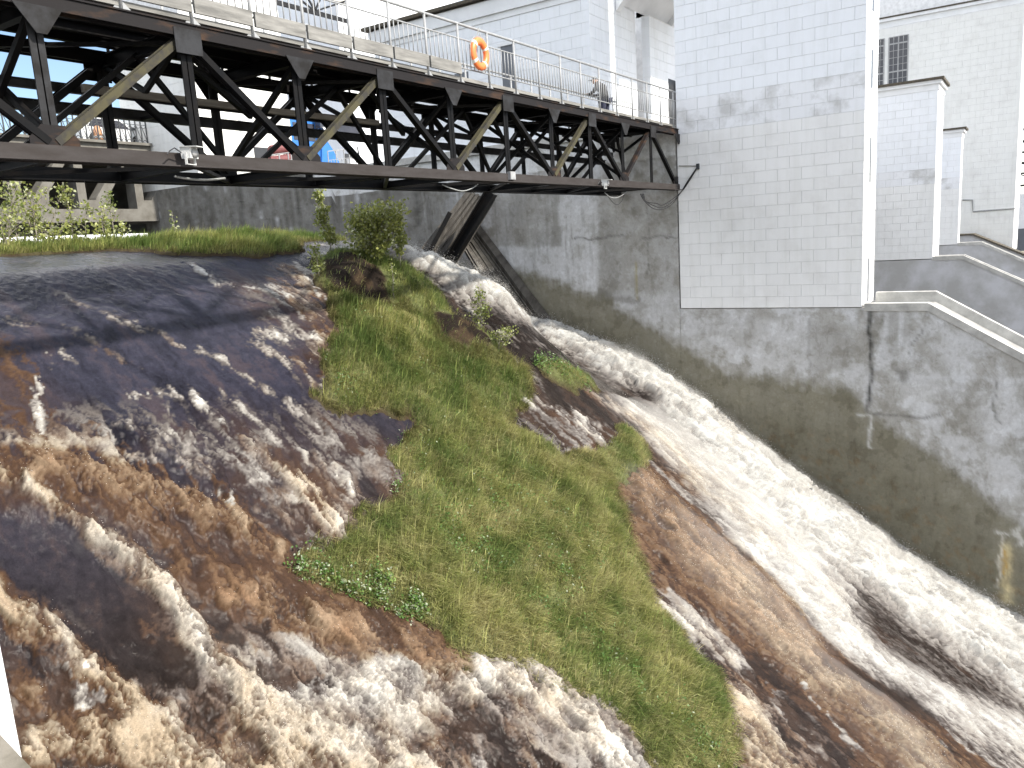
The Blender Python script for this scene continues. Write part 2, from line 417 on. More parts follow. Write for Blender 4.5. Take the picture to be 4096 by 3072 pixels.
# water strokes: centre line, half width, foam share, tint (0 white, 0.5 beige, 1 brown), extra froth height in metres
ST = [stroke(*a) for a in [
    ([(-40, 1000), (60, 1060), (120, 1105), (200, 1165), (290, 1215), (330, 1260), (370, 1310), (405, 1350), (430, 1420), (470, 1465), (560, 1560), (640, 1670)], [26, 26, 24, 24, 26, 26, 30, 38, 42, 50, 70, 90], 1.0, 0.42, .16),
    ([(395, 1330), (425, 1385), (440, 1440)], 26, 1.0, 0.22, .10),
    ([(-20, 1265), (50, 1335), (130, 1410), (200, 1460), (270, 1515), (340, 1600)], [22, 24, 26, 28, 30, 40], 1.0, 0.5, .14),
    ([(150, 1465), (180, 1500), (250, 1530), (300, 1545)], 16, .9, .3, .08),
    ([(-20, 1025), (120, 1000), (250, 1040), (380, 1085), (480, 1120), (600, 1190)], [30, 32, 36, 36, 34, 24], .72, 0.8, .12),
    ([(-20, 960), (100, 950), (180, 955), (250, 985)], [24, 22, 20, 16], .55, .4, .05),
    ([(200, 950), (290, 930), (370, 945), (430, 960)], 9, .55, .3, .03),
    ([(118, 755), (92, 790), (82, 840), (76, 890), (85, 930)], 5, .75, .35, .02),
    ([(150, 750), (110, 765)], 7, .75, .2, .02),
    ([(0, 760), (45, 800), (40, 870), (0, 900)], 34, .18, .9, .06),
    ([(290, 862), (350, 843), (400, 855), (440, 868)], 5, .6, .2, .02),
    ([(410, 850), (440, 880), (475, 905), (500, 930)], [12, 16, 14, 10], .7, .25, .05),
    ([(500, 860), (540, 900), (590, 950), (640, 985), (700, 1010)], 9, .5, .35, .03),
    ([(330, 860), (390, 920), (470, 960), (560, 985)], 10, .35, .3, .03),
    ([(520, 960), (570, 1000), (620, 1030), (660, 1065), (700, 1115), (715, 1150)], [10, 20, 26, 30, 34, 20], .92, .40, .12),
    ([(470, 1095), (500, 1055), (560, 1035), (640, 1040)], 9, .7, .4, .05),
    ([(440, 1010), (500, 1000), (560, 1010)], 10, .55, .45, .04),
    ([(640, 1080), (600, 1110), (560, 1130)], 12, .45, .6, .05),
    ([(250, 1000), (320, 985), (400, 1000), (430, 1040)], 9, .5, .5, .04),
    ([(690, 1010), (740, 1040), (770, 1080)], 14, .5, .65, .06),
    ([(740, 1050), (750, 1090)], 9, .8, .6, .06),
    ([(640, 568), (665, 590), (690, 618), (700, 640)], 6, .85, .3, .02),
    ([(640, 590), (660, 640), (700, 700), (700, 760), (660, 790)], [20, 30, 30, 26, 20], .42, .4, .05),
    ([(548, 735), (570, 712), (600, 722)], 9, .95, .3, .05),
    ([(560, 745), (600, 765), (640, 800), (670, 825), (690, 840)], 9, .85, .45, .06),
    ([(590, 690), (640, 720), (690, 740)], 11, .55, .45, .04),
    ([(580, 620), (620, 660), (660, 690)], 11, .5, .3, .03),
    ([(395, 567), (430, 583), (455, 603), (475, 612)], [4, 6, 7, 5], .9, .2, .02),
    ([(475, 612), (540, 625), (600, 640)], 6, .55, .35, .02),
    ([(120, 628), (190, 655), (260, 690), (330, 716), (400, 750), (470, 775)], 5, .34, .4, .01),
    ([(470, 775), (520, 800), (560, 830), (610, 870), (650, 905)], 6, .42, .4, .01),
    ([(0, 690), (80, 700), (200, 740), (300, 790)], 6, .22, .5, .01),
    ([(640, 880), (680, 920), (700, 960)], 16, .4, .4, .04),
    ([(500, 1290), (600, 1320), (700, 1345), (800, 1365), (900, 1395), (970, 1430)], [24, 34, 38, 38, 36, 26], .72, .85, .12),
    ([(420, 1230), (520, 1260), (620, 1265)], 30, .35, .95, .08),
    ([(760, 1490), (860, 1520), (950, 1480), (1030, 1470), (1110, 1485), (1180, 1505), (1230, 1545), (1300, 1600), (1350, 1670)], [50, 56, 40, 40, 46, 52, 56, 60, 60], .95, .30, .16),
    ([(480, 1490), (580, 1545), (700, 1600), (900, 1660)], [46, 60, 70, 60], .92, .42, .14),
    ([(-20, 1680), (80, 1600), (200, 1580), (320, 1600), (460, 1660)], [40, 46, 50, 50, 60], .88, .45, .13),
    ([(540, 1400), (640, 1420), (760, 1440), (860, 1470)], 40, .52, .25, .08),
    ([(600, 1500), (700, 1500), (780, 1530)], 34, .5, .12, .06),
    ([(300, 1360), (360, 1330), (390, 1360)], 10, .5, .8, .03),
    ([(300, 1490), (330, 1470), (360, 1500)], 20, .45, .3, .05),
    ([(60, 1460), (120, 1520), (240, 1600)], 26, .45, .7, .08),
    # the chute by the far wall
    ([(880, 552), (930, 580), (1000, 610), (1060, 640), (1120, 672), (1180, 706), (1260, 748), (1340, 795), (1430, 855), (1530, 940), (1640, 1045), (1760, 1145), (1880, 1235), (2000, 1310), (2120, 1370), (2240, 1430)], [16, 20, 24, 28, 32, 34, 36, 38, 42, 56, 72, 84, 92, 92, 80, 80], 1.0, .06, .46),
    ([(1640, 1190), (1740, 1290), (1800, 1360), (1880, 1420), (1960, 1465), (2060, 1520), (2220, 1590)], [34, 30, 26, 24, 26, 28, 30], .90, .10, .07),
    ([(1370, 890), (1480, 980), (1600, 1090), (1710, 1210), (1790, 1320)], [22, 36, 48, 50, 36], .93, .16, .22),
    ([(1420, 960), (1500, 1030), (1600, 1110), (1680, 1200)], [22, 30, 36, 34], .80, .36, .16),
    ([(1380, 1040), (1440, 1120), (1530, 1210), (1620, 1285), (1690, 1370)], [20, 44, 56, 56, 44], .82, .84, .20),
    ([(1560, 1240), (1640, 1330), (1700, 1395), (1800, 1475), (1900, 1560), (2010, 1660)], [30, 40, 44, 46, 48, 50], .80, .60, .18),
    ([(1400, 1300), (1470, 1340), (1540, 1385), (1580, 1420)], [14, 22, 22, 14], .75, .25, .06),
    ([(1590, 1500), (1620, 1570), (1660, 1640), (1680, 1690)], [20, 36, 44, 44], .92, .45, .12),
    ([(1130, 870), (1200, 885), (1260, 915), (1320, 965)], [8, 14, 16, 12], .85, .45, .07),
    ([(1290, 865), (1340, 880), (1400, 930), (1470, 1000)], [10, 18, 24, 26], .85, .38, .08),
    ([(1060, 760), (1110, 790), (1150, 820)], 8, .5, .4, .03),
    ([(1180, 770), (1260, 810), (1340, 850)], 14, .38, .3, .04),
    ([(930, 610), (990, 650), (1040, 690), (1100, 725)], [5, 8, 9, 8], .5, .15, .03),
    ([(690, 527), (730, 534), (770, 540)], 8, .9, .05, .08),
    ([(1700, 1440), (1780, 1530), (1850, 1620)], 5, .6, .2, .02),
    ([(2000, 1420), (2100, 1470), (2220, 1510)], 12, .55, .05, .05),
    ([(2040, 1560), (2140, 1610), (2240, 1640)], 16, .45, .3, .05),
    ([(1700, 1530), (1770, 1600), (1830, 1680)], 12, .5, .55, .05),
]]
# places where the dark water shows: centre line, half width, strength
DK = [stroke(*a) for a in [
    ([(1880, 1310), (1950, 1390), (2040, 1445), (2130, 1490)], [26, 40, 34, 24], .84, 0),
    ([(1150, 770), (1250, 815), (1330, 850), (1390, 870)], [12, 18, 18, 12], .75, 0),
    ([(1170, 850), (1240, 865), (1310, 900)], 18, .95, 0),
    ([(1080, 745), (1180, 790), (1290, 830), (1380, 860)], [12, 18, 20, 14], .9, 0),
    ([(1640, 1440), (1740, 1540), (1820, 1640)], [18, 28, 30], .7, 0),
    ([(1780, 1420), (1880, 1480), (1990, 1540)], [14, 16, 16], .8, 0),
    ([(1420, 1330), (1460, 1400), (1520, 1460)], 14, .6, 0),
    ([(1010, 1560), (1060, 1590), (1090, 1630)], [26, 34, 30], .9, 0),
    ([(520, 1340), (600, 1420), (700, 1470)], 22, .6, 0),
    ([(330, 1420), (420, 1500), (480, 1560)], 26, .75, 0),
    ([(0, 1130), (100, 1200), (200, 1290), (320, 1370)], [30, 60, 70, 50], .95, 0),
    ([(-20, 1120), (60, 1130), (130, 1155)], 14, .8, 0),
    ([(230, 1400), (300, 1440), (370, 1480)], 30, .9, 0),
    ([(560, 1110), (620, 1150), (640, 1190)], 22, .75, 0),
    ([(560, 1045), (600, 1055), (640, 1075)], 9, .6, 0),
    ([(60, 1420), (110, 1480), (150, 1540)], 20, .7, 0),
    ([(900, 590), (960, 640), (1020, 690), (1080, 735)], [5, 8, 10, 10], .7, 0),
    ([(740, 940), (790, 950), (830, 940)], 12, .6, 0),
    
]]
# brown, churned water
BR = [stroke(*a) for a in [
    ([(0, 1040), (200, 1060), (400, 1130), (600, 1210)], 60, .9, 0),
    ([(420, 1230), (560, 1270), (700, 1320), (900, 1400)], 46, .95, 0),
    ([(430, 1450), (500, 1540)], 50, .8, 0),
    ([(1390, 1060), (1480, 1180), (1600, 1290), (1720, 1400), (1850, 1520)], 60, .9, 0),
    ([(560, 1000), (700, 1100)], 80, .55, 0),
    ([(330, 1350), (380, 1390)], 40, .7, 0),
    ([(0, 830), (60, 880)], 60, .6, 0),
    ([(700, 930), (800, 960), (850, 1030)], 30, .9, 0),
    ([(600, 640), (700, 700), (690, 800)], 46, .6, 0),
    ([(1140, 850), (1180, 900), (1260, 950)], 26, .7, 0),
    ([(100, 1500), (200, 1580)], 50, .7, 0),
]]
TURB = [stroke(*a) for a in [   # where the flow is broken and lumpy
    ([(0, 960), (250, 970), (480, 980), (700, 1030)], 70, 1, 0),
    ([(0, 1060), (300, 1080), (640, 1120)], 70, 1, 0),
    ([(400, 1220), (700, 1330), (900, 1400)], 60, 1, 0),
    ([(0, 1400), (300, 1560), (700, 1600), (1200, 1580)], 110, 1, 0),
    ([(480, 1480), (800, 1480), (1200, 1540)], 80, 1, 0),
    ([(1400, 1080), (1650, 1330), (1900, 1560)], 110, 1, 0),
    ([(1640, 1240), (1900, 1430), (2220, 1590)], 90, .8, 0),
    ([(600, 660), (690, 720), (690, 800)], 30, .6, 0),
    ([(720, 940), (800, 980), (840, 1040)], 40, .9, 0),
    ([(900, 570), (1200, 720), (1500, 920), (1800, 1180), (2220, 1430)], [14, 26, 50, 80, 80], 1, 0),
]]
CH = [stroke(*a) for a in [
    ([(880, 555), (1060, 645), (1260, 755), (1450, 880), (1640, 1060), (1880, 1250), (2220, 1440)], [20, 34, 50, 80, 130, 170, 190], 1, 0),
    ([(1450, 1100), (1600, 1260), (1800, 1450), (2000, 1640)], 120, .40, 0),
]]
def field(strokes, X, Y, want_t=False):
    F = np.zeros(X.shape); T = np.zeros(X.shape); Wt = np.full(X.shape, 1e-6); L = np.zeros(X.shape)
    for s in strokes:
        mw = max(s['w']) * 2.4
        xs = [p[0] for p in s['p']]; ys = [p[1] for p in s['p']]
        k = np.where((X > min(xs) - mw) & (X < max(xs) + mw) & (Y > min(ys) - mw) & (Y < max(ys) + mw))[0]
        if not len(k): continue
        d, t = seg_dist(X[k], Y[k], s['p'])
        w = np.interp(t, range(len(s['w'])), s['w'])
        g = np.exp(-(d / w) ** 2.6 * 0.75) * s['I']
        F[k] = 1 - (1 - F[k]) * (1 - g)
        T[k] += g * g * s['t']; Wt[k] += g * g
        L[k] = np.maximum(L[k], g * s['l'])
    return (F, T / Wt, L)

# -------- grass banks: outlines measured on the slope
GP = {}
def outline(name, pts):
    GP[name] = [tuple(on_slope(*p)[:2]) for p in pts]
outline('main', [(700, 632), (760, 645), (850, 668), (935, 690), (945, 740), (1010, 772), (1080, 775), (1130, 790), (1155, 830), (1140, 890), (1100, 915), (1180, 950), (1210, 985), (1290, 1010), (1330, 1060), (1350, 1100), (1372, 1180), (1395, 1240), (1422, 1320), (1480, 1390), (1560, 1470), (1590, 1560), (1600, 1700), (1410, 1700), (1385, 1640), (1350, 1580), (1280, 1530), (1190, 1490), (1080, 1470), (980, 1430), (920, 1365), (850, 1335), (740, 1300), (640, 1255), (608, 1242), (645, 1190), (740, 1150), (765, 1100), (840, 1090), (870, 1050), (822, 990), (900, 930), (880, 900), (760, 900), (672, 872), (662, 855), (700, 830), (692, 760), (722, 700)])
outline('upper', [(672, 560), (720, 548), (800, 552), (880, 580), (960, 640), (985, 690), (1040, 715), (1090, 750), (1110, 790), (1040, 790), (940, 745), (920, 695), (850, 672), (740, 650), (700, 630)])
outline('right', [(1215, 985), (1300, 962), (1335, 922), (1385, 945), (1412, 1005), (1375, 1055), (1320, 1075), (1270, 1020)])
outline('tuft', [(1150, 790), (1200, 780), (1270, 815), (1300, 850), (1250, 852), (1190, 830)])
outline('soil1', [(695, 570), (770, 570), (840, 625), (850, 668), (780, 660), (720, 640), (700, 610)])
outline('soil2', [(935, 690), (990, 690), (1050, 730), (1070, 765), (1010, 770), (950, 740)])
GP['crest'] = [(-8, 20.3), (4, 20.1), (7.5, 20.0), (11.0, 19.2), (12.2, 17.7), (13.6, 17.0), (15.4, 17.2), (16.8, 18.8), (18.3, 20.0), (20.5, 20.3), (23.2, 20.6), (23.8, 22.2), (22, 24.5), (16, 25.5), (8, 25.5), (-8, 25.5)]
def bank(X, Y):
    """height of the turf above the slope, negative outside"""
    h = np.full(X.shape, -0.6)
    for n, top, ed in (('main', .20, .7), ('upper', .42, .9), ('right', .28, .5), ('tuft', .20, .35), ('crest', .22, 1.1)):
        k = poly_sd(X + .20 * perlin(X * 1.7, Y * 1.7, 3) + .09 * perlin(X * 5, Y * 5, 4), Y + .20 * perlin(X * 1.7, Y * 1.7, 5) + .09 * perlin(X * 5, Y * 5, 6), GP[n])
        v = np.where(k > 0, top * (1 - np.exp(-np.maximum(k, 0) / ed)) + .05, np.maximum(-.6, k * 1.2))
        h = np.maximum(h, v)
    return h + np.where(h > 0, .10 * fbm(X * .9, Y * .9, 21) * np.minimum(1, h * 3) + .035 * perlin(X * 4, Y * 4, 22), 0)

# -------- water sheet
NA, NR = 780, 860
ang = np.radians(np.linspace(-14, 76, NA)); rr = np.geomspace(7.0, 46.0, NR)
A, Rr = np.meshgrid(ang, rr, indexing='ij')
X = (Rr * np.cos(A)).ravel(); Y = (Rr * np.sin(A)).ravel()
sl = 1.2
n1 = fbm(X * 1.1, Y * .8, 31, 4); n2 = fbm(X * 1.1, Y * .8, 41, 4)
n3 = fbm(X * 4.5, Y * 3.5, 51, 3); n4 = fbm(X * 4.5, Y * 3.5, 61, 3)
Xw = X + .30 * n1 + .10 * n3; Yw = Y + .34 * n2 + .10 * n4
thin = [s_ for s_ in ST if s_['th']]
F, TI, LU = field([s_ for s_ in ST if not s_['th']], Xw, Yw)
Xf = Xw + .10 * fbm(X * 7, Y * 5, 56, 3); Yf = Yw + .22 * fbm(X * 7, Y * 5, 66, 3)
F2, T2, L2 = field(thin, Xf, Yf)
F2 = F2 * (.18 + .82 * sstep(-.22, .22, fbm(X * 3.4, Y * 2.4, 76, 4, .6)))
TI = np.where(F2 > F, T2 * .55, TI); LU = np.maximum(LU, L2 * F2); F = 1 - (1 - F) * (1 - F2)
Dk, _, _ = field(DK, Xw, Yw)
Bn, _, _ = field(BR, Xw, Yw)
Tb, _, _ = field(TURB, X, Y)
F = F * (1 - .88 * Dk)
low = sstep(11.5, 8.5, Y + .12 * X * 0)          # the lower, steeper half is rougher
Tb = np.maximum(Tb, .30 * low) * (1 - .55 * Dk)
F = np.maximum(F, (.20 * low + .20 * Tb) * (1 - Dk))
def rank(n):
    s = np.sort(n[::37]); return np.searchsorted(s, n) / len(s)
wx = X + .22 * n3; wy = Y + .22 * n4
ridge = 1 - np.abs(perlin(wx * 2.6, wy * 1.15, 71)) * 1.2 - .6 * np.abs(perlin(wx * 5.8, wy * 3.0, 72)) - .35 * np.abs(perlin(wx * 12, wy * 8, 73)) - .2 * np.abs(perlin(wx * 26, wy * 19, 74))
cloud = fbm(wx * 2.4, wy * 1.2, 81, 6, .64)
grain = fbm(X * 24, Y * 18, 91, 3, .7)
nn = rank(.55 * rank(ridge) + .45 * rank(cloud) + .16 * grain)
grain2 = fbm(X * 46, Y * 20, 96, 2, .7)
gr = .30 * grain + .20 * grain2
n_lace = rank(.72 * rank(ridge) + .22 * rank(cloud) + .8 * gr); n_froth = rank(.30 * rank(ridge) + .52 * rank(cloud) + 1.0 * gr)
kf = sstep(.30, .80, F); nn = n_lace * (1 - kf) + n_froth * kf
# by the far wall the water runs fast and smooth: long soft streaks instead of broken froth
LU = LU * (1 - .45 * sstep(13, 17, Y)) 
chu = sstep(.10, .55, field(CH, X, Y)[0])
soft = rank(.6 * fbm(wx * 2.8, wy * .7, 171, 4, .6) + .5 * fbm(wx * 9, wy * 2.2, 181, 3, .65) + .34 * fbm(X * 30, Y * 8, 191, 2))
nn = nn * (1 - .55 * chu) + soft * .55 * chu
q = F * .97 + (nn - .58) * (1.30 - .30 * chu * sstep(.4, .9, F) * (1 - sstep(.15, .45, TI))) * np.sqrt(F)
cov = sstep(.30, .75, q)
# relief
puff = 1 - billow(wx * 1.35, wy * .95, 101, 5, .55) * 2.2
puff2 = 1 - billow(wx * 3.6, wy * 2.6, 111, 4, .6) * 2.2
H = .008 * fbm(X * 10 + 2 * n3, Y * 5, 221, 3, .6) + .014 * fbm(X * 3.2, Y * 1.6, 121, 4) + .006 * perlin(X * 9, Y * 6, 131)
H += .020 * fbm(X * .9 + Y * .3, Y * .5, 123, 3)
H += Tb * (.16 * puff + .034 * puff2) * (1 - .5 * chu)
H += LU * (.9 + (.28 + .22 * chu) * puff + (.09 - .06 * chu) * puff2) * (.5 + .5 * cov) + (.040 - .015 * chu) * np.sqrt(F) * (nn - .5)
H *= sstep(27, 21, Y) * .9 + .1
dzy = (base(X, Y + .15) - base(X, Y - .15)) / .3; nl_ = np.sqrt(1 + dzy ** 2)
B0 = base(X, Y)
Vv = np.stack([X, Y - dzy / nl_ * H, B0 + H / nl_], 1)
dark = np.array([.034, .029, .032]); brown = np.array([.050, .029, .019])
c_w = np.array([.50, .50, .48]); c_b = np.array([.265, .215, .155]); c_t = np.array([.085, .051, .030])
bfac = np.clip(.80 * Bn + .30 * Tb * rank(cloud) + .10 * low, 0, 1) * (1 - .8 * Dk) * np.clip(.45 + .8 * rank(puff), 0, 1)
dark = np.array([.016, .0122, .0108]) + (sstep(9.5, 14, Y) * (1 - sstep(13, 17, X)))[:, None] * np.array([.008, .012, .026])  # upper sheet: blue sky reflection tinted into the water colour
stk = fbm(wx * 1.5 + .5 * n1, wy * .42, 211, 5, .6); rip = fbm(X * 10 + 2 * n3, Y * 5, 221, 3, .6)
dark = dark * (1 + 1.1 * np.clip(stk, -.6, .8) + .55 * rip)[:, None]
bfac = np.clip(bfac + .35 * sstep(.02, .35, stk + .25 * rip), 0, 1)
wat = dark + (brown - dark) * bfac[:, None]
TI = np.where(F < .35, np.maximum(TI, .36 * (1 - sstep(14, 18, X)) * sstep(13, 10, Y)), TI)
TI = np.clip(TI + .22 * n1 + .12 * n3, 0, 1)
top = np.where((TI < .5)[:, None], c_w + (c_b - c_w) * (TI / .5)[:, None], c_b + (c_t * 2.1 - c_b) * ((TI - .5) / .5)[:, None])
mid = np.array([.20, .185, .17]) + (c_t - np.array([.20, .185, .17])) * sstep(.18, .5, TI)[:, None]
lo_ = np.array([.085, .075, .07]) + (brown - np.array([.085, .075, .07])) * sstep(.18, .5, TI)[:, None]
C = wat + (lo_ - wat) * sstep(.02, .24, q)[:, None]
C = C + (mid - C) * sstep(.22, .50, q)[:, None]
C = C + (top * .66 - C) * sstep(.48, .80, q)[:, None]
C = C + (top * 1.12 - C) * sstep(.78, 1.30, q)[:, None]
C = np.clip(C * (1 + (.16 * grain + .12 * grain2) * (1 - .5 * chu))[:, None], 0, .85)
idx = np.arange(NA * NR).reshape(NA, NR)
Q = np.stack([idx[:-1, :-1], idx[1:, :-1], idx[1:, 1:], idx[:-1, 1:]], -1).reshape(-1, 4)[:, ::-1]
cx = X[Q].mean(1); cy = Y[Q].mean(1)
keep = (cx < 29.15) & (cx > 0.6)
bk = bank(cx[keep], cy[keep]) < .16
Q = Q[keep][bk]
used = np.zeros(len(Vv), bool); used[Q.ravel()] = True
remap = np.cumsum(used) - 1
mt, t, p = new_mat('peat_brown_water')
va = N(t, 'ShaderNodeVertexColor', layer_name='col'); fa = N(t, 'ShaderNodeAttribute', attribute_name='foam')
fn = noise(t, 55, 4, .7)
cc = mixc(t, 1.0, va.outputs[0], ramp(t, fn, [(.3, (.72, .72, .72)), (.68, (1.12, 1.12, 1.12))]), 'MULTIPLY')
t.links.new(cc, p.inputs['Base Color'])
mr = N(t, 'ShaderNodeMapRange'); mr.inputs[3].default_value = .13; mr.inputs[4].default_value = .78
t.links.new(fa.outputs['Fac'], mr.inputs[0]); t.links.new(mr.outputs[0], p.inputs['Roughness'])
p.inputs['IOR'].default_value = 1.33; p.inputs['Specular IOR Level'].default_value = .14
bn_ = noise(t, 7.5, 6, .62, (1.6, .8, 1))
bump(t, p, bn_, .42, .05)
M['water'] = mt
wo = mesh_np('spillway_water', Vv[used], remap[Q], M['water'], None, {'col': C[used], 'foam': cov[used]}, smooth=True)
tag(wo, kind='structure')
# droplets thrown up along the froth
pr = cov * np.clip(F, 0, 1) * (.15 + 6 * LU) * (used) * sstep(26, 20, Y) * Rr.ravel() ** 2
pr /= pr.sum()
k = RNG.choice(len(pr), 80000, p=pr)
P0 = Vv[k] + RNG.normal(0, .035, (len(k), 3)); P0[:, 2] += np.abs(RNG.normal(0, .5, len(k))) * (.05 + LU[k] * .75)
rad = (RNG.uniform(.0025, .0085, len(k)) * np.clip(Rr.ravel()[k] / 20, .35, 1))[:, None, None]
tet = np.array([[1, 1, 1], [-1, -1, 1], [-1, 1, -1], [1, -1, -1]]) * .8
tv = P0[:, None] + (tet[None] * RNG.uniform(.6, 1.4, (len(k), 4, 3))) * rad
ti = (np.arange(len(k)) * 4)[:, None, None] + np.array([[0, 1, 2], [0, 3, 1], [0, 2, 3], [1, 3, 2]])[None]
tag(mesh_np('water_spray', tv.reshape(-1, 3), ti.reshape(-1, 3), M['spray']), 'white droplets of spray thrown up along the foaming water', 'spray', kind='stuff')

# -------- mist that hangs over the broken water
hx = np.arange(1.2, 28.9, .30); hy = np.arange(-6.5, 17, .30)
HX, HY = np.meshgrid(hx, hy, indexing='ij')
hf, ht_, hl = field([s_ for s_ in ST if not s_['th'] and max(s_['w']) > .25], HX.ravel(), HY.ravel())
hb = hf.reshape(HX.shape) * (.25 + .75 * np.clip(hl.reshape(HX.shape) / .16, 0, 1.6))
for _ in range(3):
    pz = np.pad(hb, 1, mode='edge'); hb = (pz[:-2, 1:-1] + pz[2:, 1:-1] + pz[1:-1, :-2] + pz[1:-1, 2:] + 2 * hb) / 6
hh = hb * .62 * (1 + .9 * fbm(HX * .9, HY * .7, 231, 3)) * sstep(16.5, 13, HY) * (.50 + .50 * sstep(13, 17, HX)) * (1 - .85 * field(DK, HX.ravel(), HY.ravel())[0].reshape(HX.shape))
hh = np.where(hh > .10, hh, 0)
qm = np.stack([np.arange(HX.size).reshape(HX.shape)[a:HX.shape[0] - 1 + a, b:HX.shape[1] - 1 + b] for a, b in ((0, 0), (1, 0), (1, 1), (0, 1))], -1).reshape(-1, 4)
qm = qm[hh.ravel()[qm].max(1) > .10]
zb = base(HX, HY).ravel(); n0 = HX.size
Vm = np.concatenate([np.stack([HX.ravel(), HY.ravel(), zb + hh.ravel() + .05], 1), np.stack([HX.ravel(), HY.ravel(), zb - .25], 1)])
ed = {}
for q4 in qm:
    for i in range(4):
        a_, b_ = int(q4[i]), int(q4[(i + 1) % 4])
        if (b_, a_) in ed: del ed[(b_, a_)]
        else: ed[(a_, b_)] = 1
sd_ = np.array([[b_, a_, a_ + n0, b_ + n0] for a_, b_ in ed])
fm = np.concatenate([qm, qm[:, ::-1] + n0, sd_]); um = np.zeros(2 * n0, bool); um[fm.ravel()] = True; rm = np.cumsum(um) - 1
mtm = bpy.data.materials.new('water_mist'); mtm.use_nodes = True; tm = mtm.node_tree; tm.nodes.clear()
om = tm.nodes.new('ShaderNodeOutputMaterial'); pv = tm.nodes.new('ShaderNodeVolumePrincipled')
pv.inputs['Color'].default_value = (.93, .91, .88, 1); pv.inputs['Density'].default_value = .32; pv.inputs['Anisotropy'].default_value = .2
tm.links.new(pv.outputs[0], om.inputs['Volume'])
tag(mesh_np('haze', Vm[um], rm[fm], mtm), 'thin white mist of spray hanging low over the foaming water', 'mist', kind='stuff')

# -------- turf banks
gx = np.arange(1.0, 28.8, .085); gy = np.arange(-7, 26, .085)
GX, GY = np.meshgrid(gx, gy, indexing='ij')
BH = bank(GX.ravel(), GY.ravel()).reshape(GX.shape)
BZ = base(GX, GY) + BH
s1 = np.maximum(poly_sd(GX.ravel(), GY.ravel(), GP['soil1']), poly_sd(GX.ravel(), GY.ravel(), GP['soil2'])).reshape(GX.shape)
s1 = s1 + .15 * fbm(GX * 2, GY * 2, 141, 4)
BZ = BZ + np.where(s1 > -.2, .16 * fbm(GX * 2.6, GY * 2.6, 151, 5) * sstep(-.2, .3, s1) + .14 * sstep(-.1, .6, s1), 0)
ii = np.arange(GX.size).reshape(GX.shape)
Qg = np.stack([ii[:-1, :-1], ii[1:, :-1], ii[1:, 1:], ii[:-1, 1:]], -1).reshape(-1, 4)
Qg = Qg[BH.ravel()[Qg].max(1) > -.45]
ug = np.zeros(GX.size, bool); ug[Qg.ravel()] = True; rg = np.cumsum(ug) - 1
nz = fbm(GX * 1.5, GY * 1.5, 161, 4).ravel(); edge = sstep(.18, .02, BH.ravel())
cg = np.array([.125, .138, .055]) + nz[:, None] * np.array([.03, .02, .01])
cg = cg + (np.array([.048, .032, .019]) - cg) * np.maximum(edge, sstep(0, .12, s1.ravel()))[:, None]
cg = cg + (np.array([.016, .011, .008]) - cg) * (sstep(0, .25, s1.ravel()) * (nz < .22))[:, None]
tag(mesh_np('turf_bank', np.stack([GX, GY, BZ], -1).reshape(-1, 3)[ug], rg[Qg], M['soil'], None, {'col': np.clip(cg[ug], .008, .3)}, smooth=True), kind='structure')

